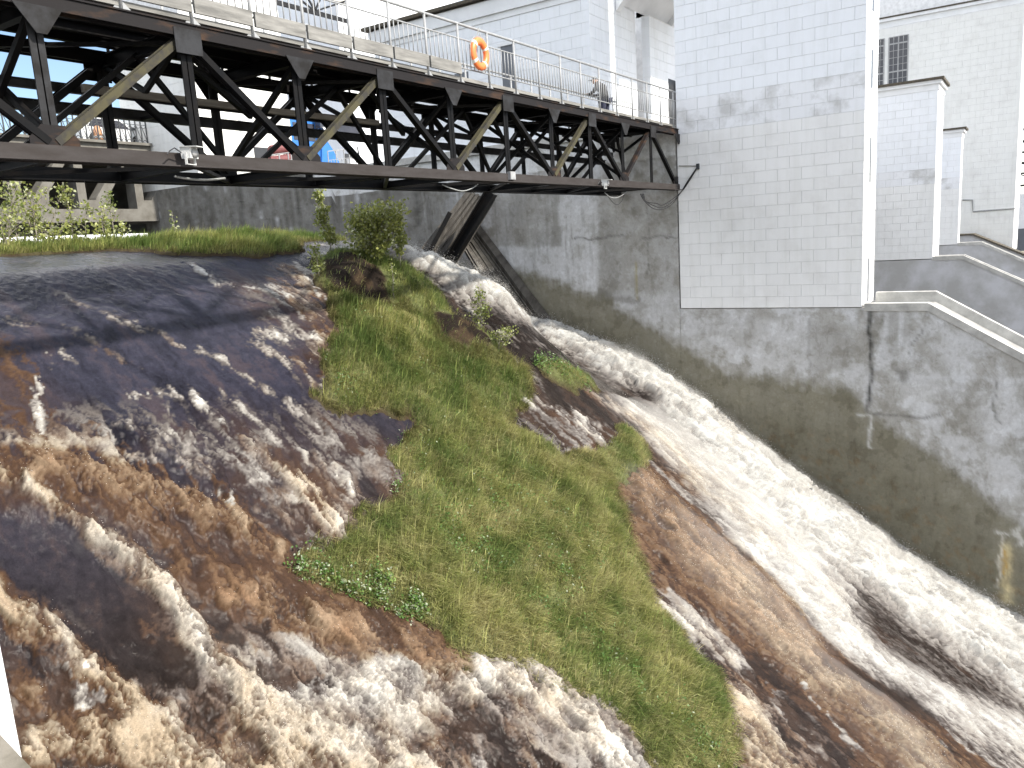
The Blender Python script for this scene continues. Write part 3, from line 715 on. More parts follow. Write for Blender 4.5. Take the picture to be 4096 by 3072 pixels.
def ground_z(x, y):
    fx = np.clip((np.asarray(x) - gx[0]) / .085, 0, len(gx) - 1.001); fy = np.clip((np.asarray(y) - gy[0]) / .085, 0, len(gy) - 1.001)
    i = fx.astype(int); j = fy.astype(int); u = fx - i; v = fy - j
    return (BZ[i, j] * (1 - u) + BZ[i + 1, j] * u) * (1 - v) + (BZ[i, j + 1] * (1 - u) + BZ[i + 1, j + 1] * u) * v
def bank_h(x, y):
    i = np.clip(((np.asarray(x) - gx[0]) / .085).astype(int), 0, len(gx) - 1); j = np.clip(((np.asarray(y) - gy[0]) / .085).astype(int), 0, len(gy) - 1)
    return BH[i, j], s1[i, j]
def blades(name, label, poly, dens, hgt, wid, seed, hang=1.0, up=0.35, straw=.24, fringe=False):
    rg_ = np.random.default_rng(seed); P = np.asarray(poly)
    x0, y0 = P.min(0) - .2; x1, y1 = P.max(0) + .2
    x0 = max(x0, 1.2); x1 = min(x1, 28.6); y0 = max(y0, -6.5); y1 = min(y1, 25.7)
    n = int((x1 - x0) * (y1 - y0) * dens)
    x = rg_.uniform(x0, x1, n); y = rg_.uniform(y0, y1, n)
    sd = poly_sd(x, y, P); bh, so = bank_h(x, y)
    clump = fbm(x * 1.6, y * 1.6, seed, 4)
    k = (sd > -.16 + .30 * perlin(x * 3.1, y * 3.1, seed + 2)) & (bh > -.02) & ((so < 0.02) | (rg_.random(n) < .05)) & (clump + rg_.uniform(-.5, .5, n) > -.42)
    if fringe: k &= (sd < .10) & (rg_.random(n) < .35 + .9 * fbm(x * 2.2, y * 2.2, seed + 3, 3))
    x, y, sd, bh, clump = x[k], y[k], sd[k], bh[k], clump[k]; n = len(x)
    z = ground_z(x, y) - .02
    # blades lie over as the wind and the slope comb them, in swirls
    th = -math.pi / 2 + .55 + 1.3 * fbm(x * .55, y * .55, seed + 5, 3) + .8 * fbm(x * 1.9, y * 1.9, seed + 9, 2) + rg_.normal(0, .55, n)
    h = hgt * rg_.uniform(.45, 1.25, n) * (1 + .9 * clump) * np.clip(.55 + sd * .8, .45, 1)
    lean = np.clip(rg_.normal(1.0, .32, n) * hang, .1, 1.7)
    d = np.stack([np.cos(th), np.sin(th)], 1); w = np.stack([-d[:, 1], d[:, 0]], 1) * (wid * rg_.uniform(.6, 1.4, n))[:, None]
    zz = np.stack([z, z], 1)
    def pt(f, sidesign, a):
        q = np.empty((n, 3)); L = h * f
        q[:, :2] = np.stack([x, y], 1) + d * (np.sin(a) * L)[:, None] + w * sidesign
        q[:, 2] = z + np.cos(a) * L * (1 - up * 0) - 0.55 * np.sin(a) * L * .75
        return q
    a1 = lean * .45; a2 = lean
    b0, b1 = pt(0, .5, a1), pt(0, -.5, a1); m0, m1 = pt(.55, .42, a1), pt(.55, -.42, a1)
    tip = (m0 + m1) / 2; tip[:, :2] += d * (np.sin(a2) * h * .5)[:, None]; tip[:, 2] += np.cos(a2) * h * .5 - .4 * np.sin(a2) * h * .4
    V = np.stack([b0, b1, m1, m0, tip], 1).reshape(-1, 3); o = (np.arange(n) * 5)[:, None]
    big = fbm(x * .7, y * .7, seed + 13, 3); mid = fbm(x * 2.3, y * 2.3, seed + 17, 3)
    g = np.array([.13, .195, .052]); yg = np.array([.34, .35, .11]); st = np.array([.56, .49, .26]); br = np.array([.17, .12, .06])
    far_ = sstep(9.5, 13.5, y)
    f1 = np.clip(.60 - .22 * far_ + 1.2 * big + .5 * mid + rg_.normal(0, .22, n), 0, 1)[:, None]
    c = g + (yg - g) * f1
    f2 = np.clip(straw - .24 * far_ + .9 * mid + .6 * big + rg_.normal(0, .25, n), 0, .75)[:, None]
    c = c + (st - c) * f2
    e = (sstep(.22, -.05, sd) * (.35 + .65 * rg_.random(n)))[:, None]
    c = c + (br - c) * e * .8
    c = c * rg_.uniform(.5, 1.45, n)[:, None]
    cv = np.repeat(c, 5, 0).reshape(n, 5, 3) * np.array([1, 1, 1, 1, 1.06])[None, :, None]
    return tag(mesh_np(name, V, [o + np.array([[0, 1, 2, 3]]), o + np.array([[3, 2, 4]])], M['blade'], None, {'col': np.clip(cv.reshape(-1, 3), 0, .6)}), label, 'grass', kind='stuff')
blades('grass', 'long windswept green and straw grass covering the island in the middle of the spillway', GP['main'], 3300, .32, .0105, 201)
blades('grass', 'darker grass round the bare soil mound by the chute', GP['upper'], 1500, .34, .011, 202, straw=.05)
blades('grass', 'small tongue of yellowish grass right of the island beside brown froth', GP['right'], 2200, .32, .010, 203)
blades('grass', 'low green tuft on the wet ledge beside the white chute', GP['tuft'], 1800, .22, .010, 204)
blades('grass', 'tall upright grass along the crest below the concrete road bridge', GP['crest'], 1300, .33, .013, 205, hang=.7, straw=.02)
blades('grass', 'brown drooping roots and dead grass fringing the rim of the island', GP['main'], 5200, .46, .011, 206, hang=1.45, straw=.3, fringe=True)
blades('grass', 'tall darker tussocks standing out of the island turf', GP['main'], 110, .55, .016, 207, hang=.8, straw=.0)

# ------------------------------------------------------------------ block facing
J = .014      # blocks stand this far proud of the core they are set on
_BM = {}
def block_mesh(L, h, mat):
    k = (round(L, 3), round(h, 3), mat.name)
    if k not in _BM:
        g = .0045; c = .005; dp = J
        x0, x1, z0, z1 = g, L - g, g, h - g
        v = [(x0, 0, z0), (x1, 0, z0), (x1, 0, z1), (x0, 0, z1), (x0, -dp + c, z0), (x1, -dp + c, z0), (x1, -dp + c, z1), (x0, -dp + c, z1),
             (x0 + c, -dp, z0 + c), (x1 - c, -dp, z0 + c), (x1 - c, -dp, z1 - c), (x0 + c, -dp, z1 - c)]
        f = [(8, 9, 10, 11)]
        for a in range(4):
            b = (a + 1) % 4
            f += [(a, b, 4 + b, 4 + a), (4 + a, 4 + b, 8 + b, 8 + a)]
        me = bpy.data.meshes.new('block'); me.from_pydata(v, [], f); me.materials.append(mat); me.update()
        _BM[k] = me
    return _BM[k]
def facing(parent, origin, axis, length, z0, z1, h, L, matf, holes=(), limit=300, count=[0], seed=0):
    """courses of separate blocks on a wall. origin: corner; axis 'Y-' faces -X and runs towards -Y, 'X+' faces -Y and runs towards +X.
    Blocks stand 5 cm proud of the joint plane; holes are (u0, u1, z0, z1)"""
    rz = {'Y-': -math.pi / 2, 'X+': 0.0}[axis]
    rows = int(round((z1 - z0) / h)); h = (z1 - z0) / rows
    rg_ = random.Random(seed); rest = MB(); made = 0
    c, s = math.cos(rz), math.sin(rz)
    for r in range(rows):
        u = 0.0; first = L * (.5 if r % 2 else 1.0)
        cuts = [0.0]
        while True:
            nx = cuts[-1] + (first if len(cuts) == 1 else L)
            if nx > length - .18: cuts.append(length); break
            cuts.append(nx)
        za = z0 + r * h
        for a, b in zip(cuts[:-1], cuts[1:]):
            if b - a < .05: continue
            segs = [(a, b)]
            for (h0, h1, hz0, hz1) in holes:
                if za + h * .5 > hz0 and za + h * .5 < hz1:
                    ns = []
                    for p, q in segs:
                        if q <= h0 or p >= h1: ns.append((p, q))
                        else:
                            if h0 - p > .06: ns.append((p, h0))
                            if q - h1 > .06: ns.append((h1, q))
                    segs = ns
            for p, q in segs:
                me = block_mesh(q - p, h, matf(za + h / 2))
                pr = rg_.uniform(0, .005)
                loc = Vector((origin[0] + c * p + s * -pr * -1, origin[1] + s * p - c * pr, za))
                if made < limit:
                    inst('block', me, loc, parent, (0, 0, rz)); made += 1
                else:
                    mm = Matrix.Translation(loc) @ Matrix.Rotation(rz, 4, 'Z')
                    rest.add([tuple(mm @ v.co) for v in me.vertices], [tuple(f.vertices) for f in me.polygons])
    if rest.v:
        tag(rest.build('block_courses', matf((z0 + z1) / 2), parent), kind='stuff')
    return made

# ------------------------------------------------------------------ the pier opposite: stained concrete wall, kerbs, white tower
PX = 29.0
pier = thing('spillway_pier', 'far spillway pier with stained grey concrete wall under a white block tower', 'dam pier', 'piers of the dam', (PX, 5, -3))
def topz(Y):
    return np.where(Y > 29.5, 4.3, np.where(Y > 11.46, 3.75, np.where(Y > 2.9, -3.02, -3.02 + (Y - 2.9) * .60)))
ys = np.unique(np.concatenate([np.arange(-7, 24, .075), np.arange(24, 46.01, .25), [11.455, 11.465, 2.9]]))
NZ = 190
tt = np.linspace(0, 1, NZ)
ys = ys[np.concatenate([[True], np.diff(ys) > .004])]
YY, TT = np.meshgrid(ys, tt, indexing='ij')
botz = base(np.full(ys.shape, 28.9), ys) - 1.2
ZZ = botz[:, None] + (topz(ys) - botz)[:, None] * TT
y_, z_ = YY.ravel(), ZZ.ravel()
def onw(pts):
    return [tuple(onX(x, y, PX)[1:]) for x, y in pts]
wn = fbm(y_ * .9, z_ * .9, 301, 6, .58); wn2 = fbm(y_ * 3.1, z_ * 3.1, 311, 5, .6); st = fbm(y_ * 4.2, z_ * .32, 321, 5, .62); st2 = fbm(y_ * 9, z_ * .6, 331, 4, .6)
yw = y_ + .16 * wn2 + .05 * fbm(y_ * 9, z_ * 9, 305, 3); zw = z_ + .16 * fbm(y_ * 3.1, z_ * 3.1, 316, 5) + .05 * fbm(y_ * 9, z_ * 9, 306, 3)
pale = np.array([.53, .53, .53]); grey = np.array([.37, .36, .335]); dgrey = np.array([.27, .262, .24]); wet = np.array([.150, .138, .098]); ink = np.array([.05, .048, .042])
f = sstep(-.16, .16, wn + .6 * wn2)
cw = grey + (pale - grey) * f[:, None]
def lay(c, to, k):
    return c + (np.asarray(to) - c) * np.clip(k, 0, 1)[:, None]
def rect(x0, y0, x1, y1, soft=.05):
    P = onw([(x0, y0), (x1, y0), (x1, y1), (x0, y1)])
    return sstep(-soft, soft, poly_sd(yw * .35 + y_ * .65, zw * .35 + z_ * .65, P))
def blot(pts, soft=.2):
    return sstep(-soft, soft, poly_sd(yw, zw, onw(pts)))
# repair patches and older render
cw = lay(cw, pale * 1.08, .85 * rect(2237, 760, 2393, 1165))
cw = lay(cw, pale * 1.05, .8 * blot([(1990, 990), (2400, 990), (2400, 1150), (2270, 1120), (2060, 1080), (1960, 1000)]))
cw = lay(cw, grey * .88, .75 * rect(1966, 760, 2237, 985, .1))
cw = lay(cw, dgrey * 1.05, .6 * rect(2050, 780, 2130, 880, .25)); cw = lay(cw, dgrey, .6 * rect(2065, 890, 2110, 985, .2))
cw = lay(cw, dgrey * .95, .75 * rect(2205, 905, 2247, 985, .06))
cw = lay(cw, grey * .95, .6 * rect(2395, 760, 2716, 1190, .1)); cw = lay(cw, dgrey, .55 * rect(2400, 860, 2470, 1180, .3))
cw = lay(cw, pale, .6 * blot([(2400, 1175), (2700, 1180), (2716, 1300), (2560, 1280), (2420, 1240)]))
cw = lay(cw, dgrey * .9, .8 * blot([(2395, 1140), (2450, 1180), (2560, 1196), (2560, 1212), (2420, 1208), (2390, 1190)], .12))
cw = lay(cw, pale * 1.04, .7 * rect(3020, 1275, 3236, 1475, .16)); cw = lay(cw, grey * .92, .7 * blot([(3240, 1290), (3430, 1290), (3400, 1480), (3250, 1500)]))
cw = lay(cw, pale * .95, .5 * rect(2730, 1240, 3010, 1400, .3))
for q in [((3560, 1500), (3700, 1460), (3800, 1560), (3640, 1640)), ((3700, 1300), (3860, 1330), (3900, 1480), (3760, 1450)), ((3900, 1560), (4090, 1520), (4090, 1700), (3930, 1760)), ((3900, 1800), (4095, 1780), (4095, 1990), (3980, 1980))]:
    cw = lay(cw, pale * 1.08, .65 * blot(q, .35))
cw = lay(cw, dgrey * 1.1, .7 * blot([(3480, 1240), (3640, 1240), (3650, 1340), (3590, 1420), (3500, 1330)], .3) * sstep(-.35, .25, st))
cw = lay(cw, dgrey * .8, .8 * blot([(3575, 1470), (3640, 1480), (3620, 1540), (3600, 1520)], .1))
# broad dark brown tone upstream, then vertical runs under the deck and under the kerbs
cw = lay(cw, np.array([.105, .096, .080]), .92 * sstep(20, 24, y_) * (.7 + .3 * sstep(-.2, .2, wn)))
cw = lay(cw, dgrey, .75 * sstep(.02, .30, st) * sstep(13, 17, y_) * sstep(-4, 1, z_))
cw = lay(cw, pale * 1.1, .75 * sstep(.30, .42, fbm(y_ * 2.3, z_ * .22, 341, 5, .6)) * sstep(20.5, 22, y_))
cw = lay(cw, dgrey * .8, .55 * sstep(-.1, .25, st2) * sstep(20.5, 24, y_))
# wet, mossy band that follows the water
wl = onw([(1990, 1040), (2185, 1100), (2290, 1140), (2400, 1175), (2556, 1270), (2740, 1370), (2905, 1480), (3150, 1500), (3390, 1530), (3470, 1620), (3640, 1740), (3760, 1820), (3868, 1905), (3990, 2010), (4096, 2090), (4500, 2400)])
wy_, wz_ = zip(*sorted(wl))
lim = np.interp(yw, wy_, wz_) + .35 * wn + .25 * wn2 + .25 * st
over = lim - zw
cw = lay(cw, wet * 1.25, .90 * sstep(-.15, .45, over) * sstep(21.5, 20, y_)); cw = lay(cw, wet * .85, .6 * sstep(.8, 2.2, over + .5 * st) * sstep(21.5, 20, y_))
cw = lay(cw, np.array([.16, .095, .035]), .35 * sstep(1.6, 2.6, over) * sstep(.05, .3, wn2) * (y_ < 20))
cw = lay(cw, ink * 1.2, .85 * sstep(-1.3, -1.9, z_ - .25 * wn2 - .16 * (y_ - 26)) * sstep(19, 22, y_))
# cracks and seams
def crack(pts, w, col, k=.9, wob=.09):
    global cw
    d, _ = seg_dist(y_ + wob * fbm(y_ * 2, z_ * 2, 351, 4), z_ + wob * fbm(y_ * 2, z_ * 2, 361, 4), onw(pts))
    cw = lay(cw, col, k * np.exp(-(d / w) ** 2) * (.55 + .45 * sstep(-.3, .2, wn2)))
crack([(3478, 1245), (3480, 1340), (3486, 1500), (3470, 1640)], .075, ink, .95, .1)
crack([(3236, 1276), (3234, 1400), (3245, 1475)], .04, dgrey * .8, .5)
crack([(3470, 1655), (3560, 1660), (3680, 1670), (3760, 1660)], .05, dgrey * .55, .8)
crack([(3440, 1660), (3478, 1662), (3486, 1700), (3480, 1790)], .05, np.array([.6, .6, .58]), .8, .15)
crack([(3980, 1530), (3975, 1640), (3995, 1690)], .04, dgrey * .7, .8, .15); crack([(3630, 1420), (3690, 1340), (3700, 1300)], .03, dgrey * .7, .7, .2)
crack([(2560, 960), (2640, 940), (2690, 955)], .04, dgrey * .6, .8, .2); crack([(2590, 800), (2596, 1000), (2585, 1100)], .03, dgrey * .7, .8, .2)
crack([(2300, 955), (2360, 958), (2440, 945), (2490, 948)], .05, dgrey * .55, .85, .2)
crack([(4010, 2150), (4000, 2260), (3990, 2350)], .05, np.array([.62, .60, .55]), .9, .2); crack([(4030, 2190), (4025, 2300), (4030, 2400)], .16, np.array([.62, .52, .30]), .9, .15)
crack([(4020, 2200), (4012, 2290)], .05, np.array([.45, .27, .06]), .8, .2); crack([(4060, 2120), (4090, 2170)], .08, np.array([.62, .61, .58]), .8, .3); crack([(3990, 2130), (4040, 2135)], .05, np.array([.62, .61, .58]), .8, .3)
crack([(2545, 1050), (2548, 1195)], .06, np.array([.33, .28, .12]), .7, .05)
for x in (960, 1185, 1320, 1540, 1660):
    crack([(x, 740), (x + 10, 900)], .10, ink * 1.3, .8, .15)
crack([(1275, 740), (1290, 900)], .08, np.array([.42, .31, .13]), .7, .25)
paint = (z_ > 2.75 + .10 * wn2) & (y_ > 11.5) & (y_ < 31)
cw = np.where(paint[:, None], np.array([.66, .66, .65]) * (1 - .25 * sstep(.0, .5, wn2))[:, None], cw)
I2 = np.arange(len(y_)).reshape(YY.shape)
Q2 = np.stack([I2[:-1, :-1], I2[1:, :-1], I2[1:, 1:], I2[:-1, 1:]], -1).reshape(-1, 4)
rel = .012 * wn2 + .02 * wn - .03 * (cw.mean(1) < .09)
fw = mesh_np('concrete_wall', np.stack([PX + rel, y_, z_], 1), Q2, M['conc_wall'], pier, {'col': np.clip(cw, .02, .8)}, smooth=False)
b = MB()   # the body of the pier behind that face, and its top
b.prism([(46, -8), (46, 3.72), (11.47, 3.72), (11.47, -8)], 0, PX + .12, 33.2)
b.prism([(11.46, -17), (11.46, -3.05), (2.9, -3.05), (-7, -8.99), (-7, -17)], 0, PX + .12, 31.9)
b.build('pier_body', M['concrete'], pier)
SL = lambda y: -2.98 + (y - 2.9) * .60
def kerbs(par, x, w, y_flat, zt, slope_to=-7, zoff=0):
    out = []
    for (a, c, hh) in ((0, .34, .16), (w - .30, w, .34)):
        k = MB(); z = zt
        k.prism([(y_flat, z - .10), (y_flat, z + hh), (2.9, z + hh), (slope_to, z + hh + (slope_to - 2.9) * .6), (slope_to, z - .10 + (slope_to - 2.9) * .6), (2.9, z - .10)], 0, x + a - .04, x + c)
        out.append(k.build('kerb', M['concrete_lt'], par))
    return out
kerbs(pier, PX, 2.6, 4.84, -3.03)
# tower on the pier
tw = MB().box(PX + J, 31.30 - J, 4.92 + J, 11.43, -3.0, 14).build('tower', M['joint'], pier)
FZ = lambda z: M['block_dirty'] if z < 3.35 else (M['block_edge'] if z < 4.6 else M['block_clean'])
facing(tw, (PX + J, 11.43, 0), 'Y-', 6.51, -2.995, 8.75, .405, .82, FZ, limit=300, seed=1)
SL_ = [(.95, 1.33, z, z + 1.5) for z in (-2.9, 1.2, 4.2, 6.6)]
facing(tw, (PX, 4.92 + J, 0), 'X+', 2.3, -2.995, 8.75, .405, 1.15, FZ, holes=SL_, limit=70, seed=2)
for q in SL_:
    MB().box(PX + q[0], PX + q[1], 4.92 + J - .010, 4.92 + J - .003, q[2], q[3]).build('slit_window', M['door'], tw)
MB().box(PX - .001, 31.301, 4.915, 11.44, 8.76, 14).build('upper_wall', M['block_clean'], tw)

# ------------------------------------------------------------------ next piers along the dam
def far_pier(x, name, label, th, ztop, y1, flat):
    pr_ = thing(name, label, 'dam pier', 'piers of the dam', (x, 5, flat))
    bd = MB(); bd.prism([(14, -16), (14, flat - .04), (3.4, flat - .04), (-.6, flat - .04 - 2.1), (-7, flat - .04 - 2.1), (-7, -16)], 0, x + .02, x + th)
    bd.build('concrete_wall', M['concrete_far'], pr_)
    for a, c in ((-.03, .25), (.9, 1.25)):
        k = MB(); z = flat
        k.prism([(4.9, z - .1), (4.9, z + .12), (3.4, z + .12), (-.6, z - 1.98), (-7, z - 1.98), (-7, z - 2.2), (-.6, z - 2.2), (3.4, z - .1)], 0, x + a, x + c)
        k.build('kerb', M['concrete_lt'], pr_)
    t_ = MB().box(x + J, x + th - J, 4.9 + J, y1, flat, ztop).build('tower', M['joint'], pr_)
    fz = lambda z: M['block_dirty'] if z < flat + 4.2 else (M['block_edge'] if z < flat + 4.9 else M['block_clean'])
    facing(t_, (x + J, y1, 0), 'Y-', y1 - 4.9, flat + .005, ztop - .55, .405, .82, fz, limit=300, seed=3)
    sl = [(1.2, 1.6, z, z + 1.6) for z in (flat + .3, flat + 2.6, flat + 5.2)]
    facing(t_, (x, 4.9 + J, 0), 'X+', th, flat + .005, ztop - .55, .405, 1.1, fz, holes=sl, limit=100, seed=4)
    MB().box(x - .02, x + th + .02, 4.86, y1 + .02, ztop - .54, ztop - .22).box(x - .14, x + th + .14, 4.74, y1 + .02, ztop - .218, ztop - .03).build('cornice', M['white'], t_)
    MB().box(x - .26, x + th + .26, 4.62, y1 + .1, ztop - .028, ztop + .1).build('roof', M['tar'], t_)
    return pr_
M['concrete_far'] = simple('weathered_concrete', (0.50, 0.50, 0.515), 0.85, var=0.4, scale=.7, bmp=0.2, col2=(0.36, 0.355, 0.345), lo=.38, hi=.62)
far_pier(50.5, 'spillway_pier', 'second white tower pier to the right, with dark roof edge and double pale kerb', 3.1, 7.15, 11.5, -2.5)
far_pier(67.0, 'spillway_pier', 'narrow third white pier tower with mildewed lower blocks in front of the powerhouse', 1.6, 5.85, 11.5, -2.35)

# ------------------------------------------------------------------ powerhouse behind
PH = 80.0
ph = thing('powerhouse', 'tall cream white powerhouse wall with gridded windows behind the pier towers', 'building', None, (PH, 10, -3))
core = MB().box(PH + J, PH + 18, 1.75 + J, 34, -4, 24).build('wall', M['joint'], ph)
wins = [(19.5, 21.9, 9.0, 15.45), (22.3, 24.55, 9.0, 15.45)]      # measured from y = 34 towards -y
wins = [(34 - 12.75, 34 - 12.10 + 0, 9.0, 15.4), (34 - 11.72, 34 - 10.2, 9.0, 15.4), (34 - 14.6, 34 - 13.1, 9.0, 15.4)]
M['bw'] = M['block_warm']
facing(core, (PH + J, 34, 0), 'Y-', 32.25, -3.8, 16.2, .52, 1.12, lambda z: M['bw'], holes=wins + [(0, 18.5, -5, 30)], limit=300, seed=6)
MB().box(PH - .02, PH + 18, 1.70, 34, 16.25, 16.75).box(PH - .25, PH + 18, 1.50, 34, 16.755, 17.0).build('cornice', M['white'], core)
MB().box(PH - .32, PH + 18, 1.42, 34, 17.005, 17.12).build('roof_edge', M['tar'], core)
facing(core, (PH + J + .9, 34, 0), 'Y-', 30.9, 17.2, 22.0, .52, 1.12, lambda z: M['bw'], holes=[(0, 18.5, -5, 30)], limit=60, seed=7)
for (a, c, z0, z1) in wins:
    y1, y0 = 34 - a, 34 - c
    w = MB().box(PH + J - .01, PH + J - .004, y0, y1, z0, z1).build('window', M['glass'], ph)
    nc = 4 if c - a > 1 else 2
    nr = 11; pw = (y1 - y0) / nc; phh = (z1 - z0) / nr
    pm = MB().box(0, .012, .03, pw - .03, .03, phh - .03).mesh('pane', M['glass'])
    for i in range(nc):
        for j in range(nr):
            inst('pane', pm, (PH + J - .016, y0 + i * pw, z0 + j * phh), w)
    g = MB()
    for i in range(nc + 1): g.box(PH + J - .06, PH + J - .012, y0 + i * pw - (.05 if i % 2 == 0 else .02), y0 + i * pw + (.05 if i % 2 == 0 else .02), z0, z1)
    for j in range(nr + 1): g.box(PH + J - .058, PH + J - .013, y0, y1, z0 + j * phh - (.06 if j % 4 == 2 else .02), z0 + j * phh + (.06 if j % 4 == 2 else .02))
    g.build('window_frame', M['wframe'], w)
for y in (6.6, 4.6):
    MB().box(PH + .70, PH + .80, y - .55, y + .55, 17.4, 21).build('red_window', M['maroon'], ph)['label'] = 'tall dark red window above the cornice'
MB().tube([(PH - .06, 5.61, 1.0), (PH - .06, 4.86, .93), (PH - .06, 4.79, -.06), (PH - .06, 1.72, .0)], .055).build('pipe', M['cable_lt'], ph)
bb = thing('retaining_wall', 'grey concrete wall with a sloping dark top at the foot of the powerhouse', 'wall', None, (PH - .5, 4, -3))
MB().prism([(12, -12), (12, -2.0), (4.6, -2.0), (.2, -4.2), (-8, -4.2), (-8, -12)], 0, PH - 2.4, PH - .12).build('wall', M['concrete_far'], bb)
MB().prism([(12, -1.998), (12, -1.88), (4.55, -1.88), (.15, -4.08), (-8, -4.08), (-8, -4.198), (.2, -4.198), (4.6, -1.998)], 0, PH - 2.6, PH - .125).build('coping', M['tar'], bb)
# lattice pylon and annexe far right
an = thing('annexe', 'white low block beyond the powerhouse at the right edge', 'building', None, (120, -1, 0))
MB().box(112, 122, -8, 2.6, -5, 1.6).build('wall', M['white'], an); MB().box(111.9, 122, -8, 2.62, -5, -2.4).build('plinth', M['door'], an)
ly = thing('switchyard_gantry', 'dark steel lattice gantry above the white annexe at the right edge', 'gantry', None, (113, 1, 1.6))
for yy_ in (2.2, -1.5): MB().bar((113, yy_, 1.6), (113, yy_, 9.0), .25, .25).build('leg', M['steel_grey'], ly)
for zz_ in (2.6, 4.0, 5.2, 6.4, 7.6, 9.0): MB().bar((113, -1.5, zz_), (113, 2.4, zz_), .22, .22).build('crossbeam', M['steel_grey'], ly)
for i in range(4): MB().bar((113.2, -1.5, 2.6 + i * 1.3), (113.2, 2.2, 3.9 + i * 1.3), .12, .12).build('brace', M['steel_grey'], ly)
for i in range(3):
    tag(MB().tube([(114, 2.9, 10.3 + i * .5), (114, -8, 10.0 + i * .5)], .03, 5).build('power_line', M['cable']), ['lowest', 'middle', 'highest'][i] + ' of the thin overhead wires at the right edge above the gantry', 'wire', 'overhead wires')

# ------------------------------------------------------------------ white building with doors, arch and far -Y walls
bd = thing('gatehouse', 'white block gatehouse with tarred roof edge behind the bridge railing', 'building', None, (29.3, 15, 4))
BX, BY = 29.3, 15.02
core = MB().box(BX + J, 33.6, BY + J, 26.3, 3.78, 9.98).build('wall', M['joint'], bd)
BL = 26.3 - BY
dr = [(26.3 - 19.24, 26.3 - 18.55, 5.0, 8.02), (26.3 - 21.75, 26.3 - 21.0, 6.2, 7.35)]
facing(core, (BX + J, 26.3, 0), 'Y-', BL, 3.8, 9.1, .425, .95, lambda z: M['block_clean'], holes=dr, limit=240, seed=8)
facing(core, (BX, BY + J, 0), 'X+', 4.3, 3.8, 14.5, .425, .95, lambda z: M['block_clean'], limit=60, seed=9)
MB().box(BX + J, 40, BY + J + .003, 15.6, 9.99, 14.5).build('upper_wall', M['block_clean'], bd)
for (a, c, z0, z1), nm in zip(dr, ('door', 'hatch')):
    MB().box(BX + J - .012, BX + J - .003, 26.3 - c, 26.3 - a, z0, z1).build(nm, M['door'], bd)
MB().box(BX - .06, BX + .3, 26.3 - dr[0][1] - .05, 26.3 - dr[0][0] + .12, 8.025, 8.15).build('lintel', M['white'], bd)
MB().box(BX - .04, 33.6, BY + .3, 26.4, 9.105, 9.35).box(BX - .14, 33.6, BY + .3, 26.5, 9.355, 9.9).build('cornice', M['white'], bd)
MB().box(BX - .32, 33.9, BY + .32, 26.75, 9.985, 10.12).build('roof', M['tar'], bd)
MB().box(BX - .45, BX + .06, BY + .3, 29.4, 3.76, 4.05).build('ledge', M['concrete_lt'], bd)
# pilaster, passage and vault
ar = thing('arched_passage', 'white vaulted passage with pilaster and open grey door between gatehouse and tower', 'archway', None, (34, 14, 4))
pil = MB().box(34.2 + J, 37.4, 14.62 + J, 15.0, 3.8, 9.3).build('pilaster', M['joint'], ar)
facing(pil, (34.2, 14.62 + J, 0), 'X+', 3.2, 3.8, 9.25, .425, 1.0, lambda z: M['block_clean'], limit=60, seed=10)
facing(pil, (34.2 + J, 15.0, 0), 'Y-', .38, 3.8, 9.25, .425, 1.0, lambda z: M['block_clean'], limit=60, seed=11)
MB().box(36.2, 37.3, 14.60, 14.645, 3.8, 6.9).build('door_opening', M['dark'], ar)
MB().box(37.42, 37.47, 13.55, 14.6, 3.8, 6.95).build('door', M['door'], ar)
vault = []
ya, yb = 11.45, 15.0
arc = [(yb - (yb - ya) * i / 16, 9.05 + 1.15 * math.sin(math.pi * i / 16)) for i in range(17)]
MB().prism(arc + [(ya, 13), (yb, 13)], 0, 31.68, 32.05).build('arch_rib', M['white'], ar)
MB().prism(arc + [(ya, 13), (yb, 13)], 0, 37.0, 37.4).build('arch_rib', M['white'], ar)
arc2 = [(y, z + .35) for y, z in arc]
MB().prism(arc2 + [(ya, 12.9), (yb, 12.9)], 0, 32.06, 36.99).build('vault', M['white'], ar)
MB().tube([(34, 13.4, 10.4), (34, 13.4, 10.1), (34, 13.4, 10.0)], [.05, .16, .2]).build('ceiling_lamp', M['wframe'], ar)
fwall = thing('rear_building', 'brightly lit white wall seen through the archway behind the grey door', 'building', None, (42, 16, 4))
fc = MB().box(38.2, 52, 15.9 + J, 18, 3.7, 12.6).build('wall', M['joint'], fwall)
facing(fc, (38.2, 15.9 + J, 0), 'X+', 13.8, 3.7, 10.3, .425, 1.0, lambda z: M['block_clean'], limit=240, seed=12)
MB().box(38.2, 52, 15.8, 17, 10.35, 10.6).box(38.2, 52, 15.62, 17, 11.3, 11.6).build('cornice', M['white'], fc)
MB().box(38.2, 52, 15.5, 17, 11.605, 11.8).build('roof_edge', M['tar'], fc)
gl = thing('roof_balustrade', 'dark railing on the roof glimpsed under the arch', 'railing', None, (44, 15.6, 11.8))
for i in range(12): MB().box(42 + i * .5, 42.06 + i * .5, 15.6, 15.66, 11.8, 12.7).build('baluster', M['iron'], gl)
MB().box(41.8, 48, 15.58, 15.68, 12.705, 12.78).build('handrail', M['iron'], gl)
# pier deck between tower and gatehouse
tag(MB().box(PX + .13, 60, 11.48, 15.0, 3.6, 3.78).build('pier_deck', M['concrete']), kind='structure')
tag(MB().box(33.3, 60, 15.05, 60, 3.5, 3.72).build('dam_terrace', M['concrete']), kind='structure')

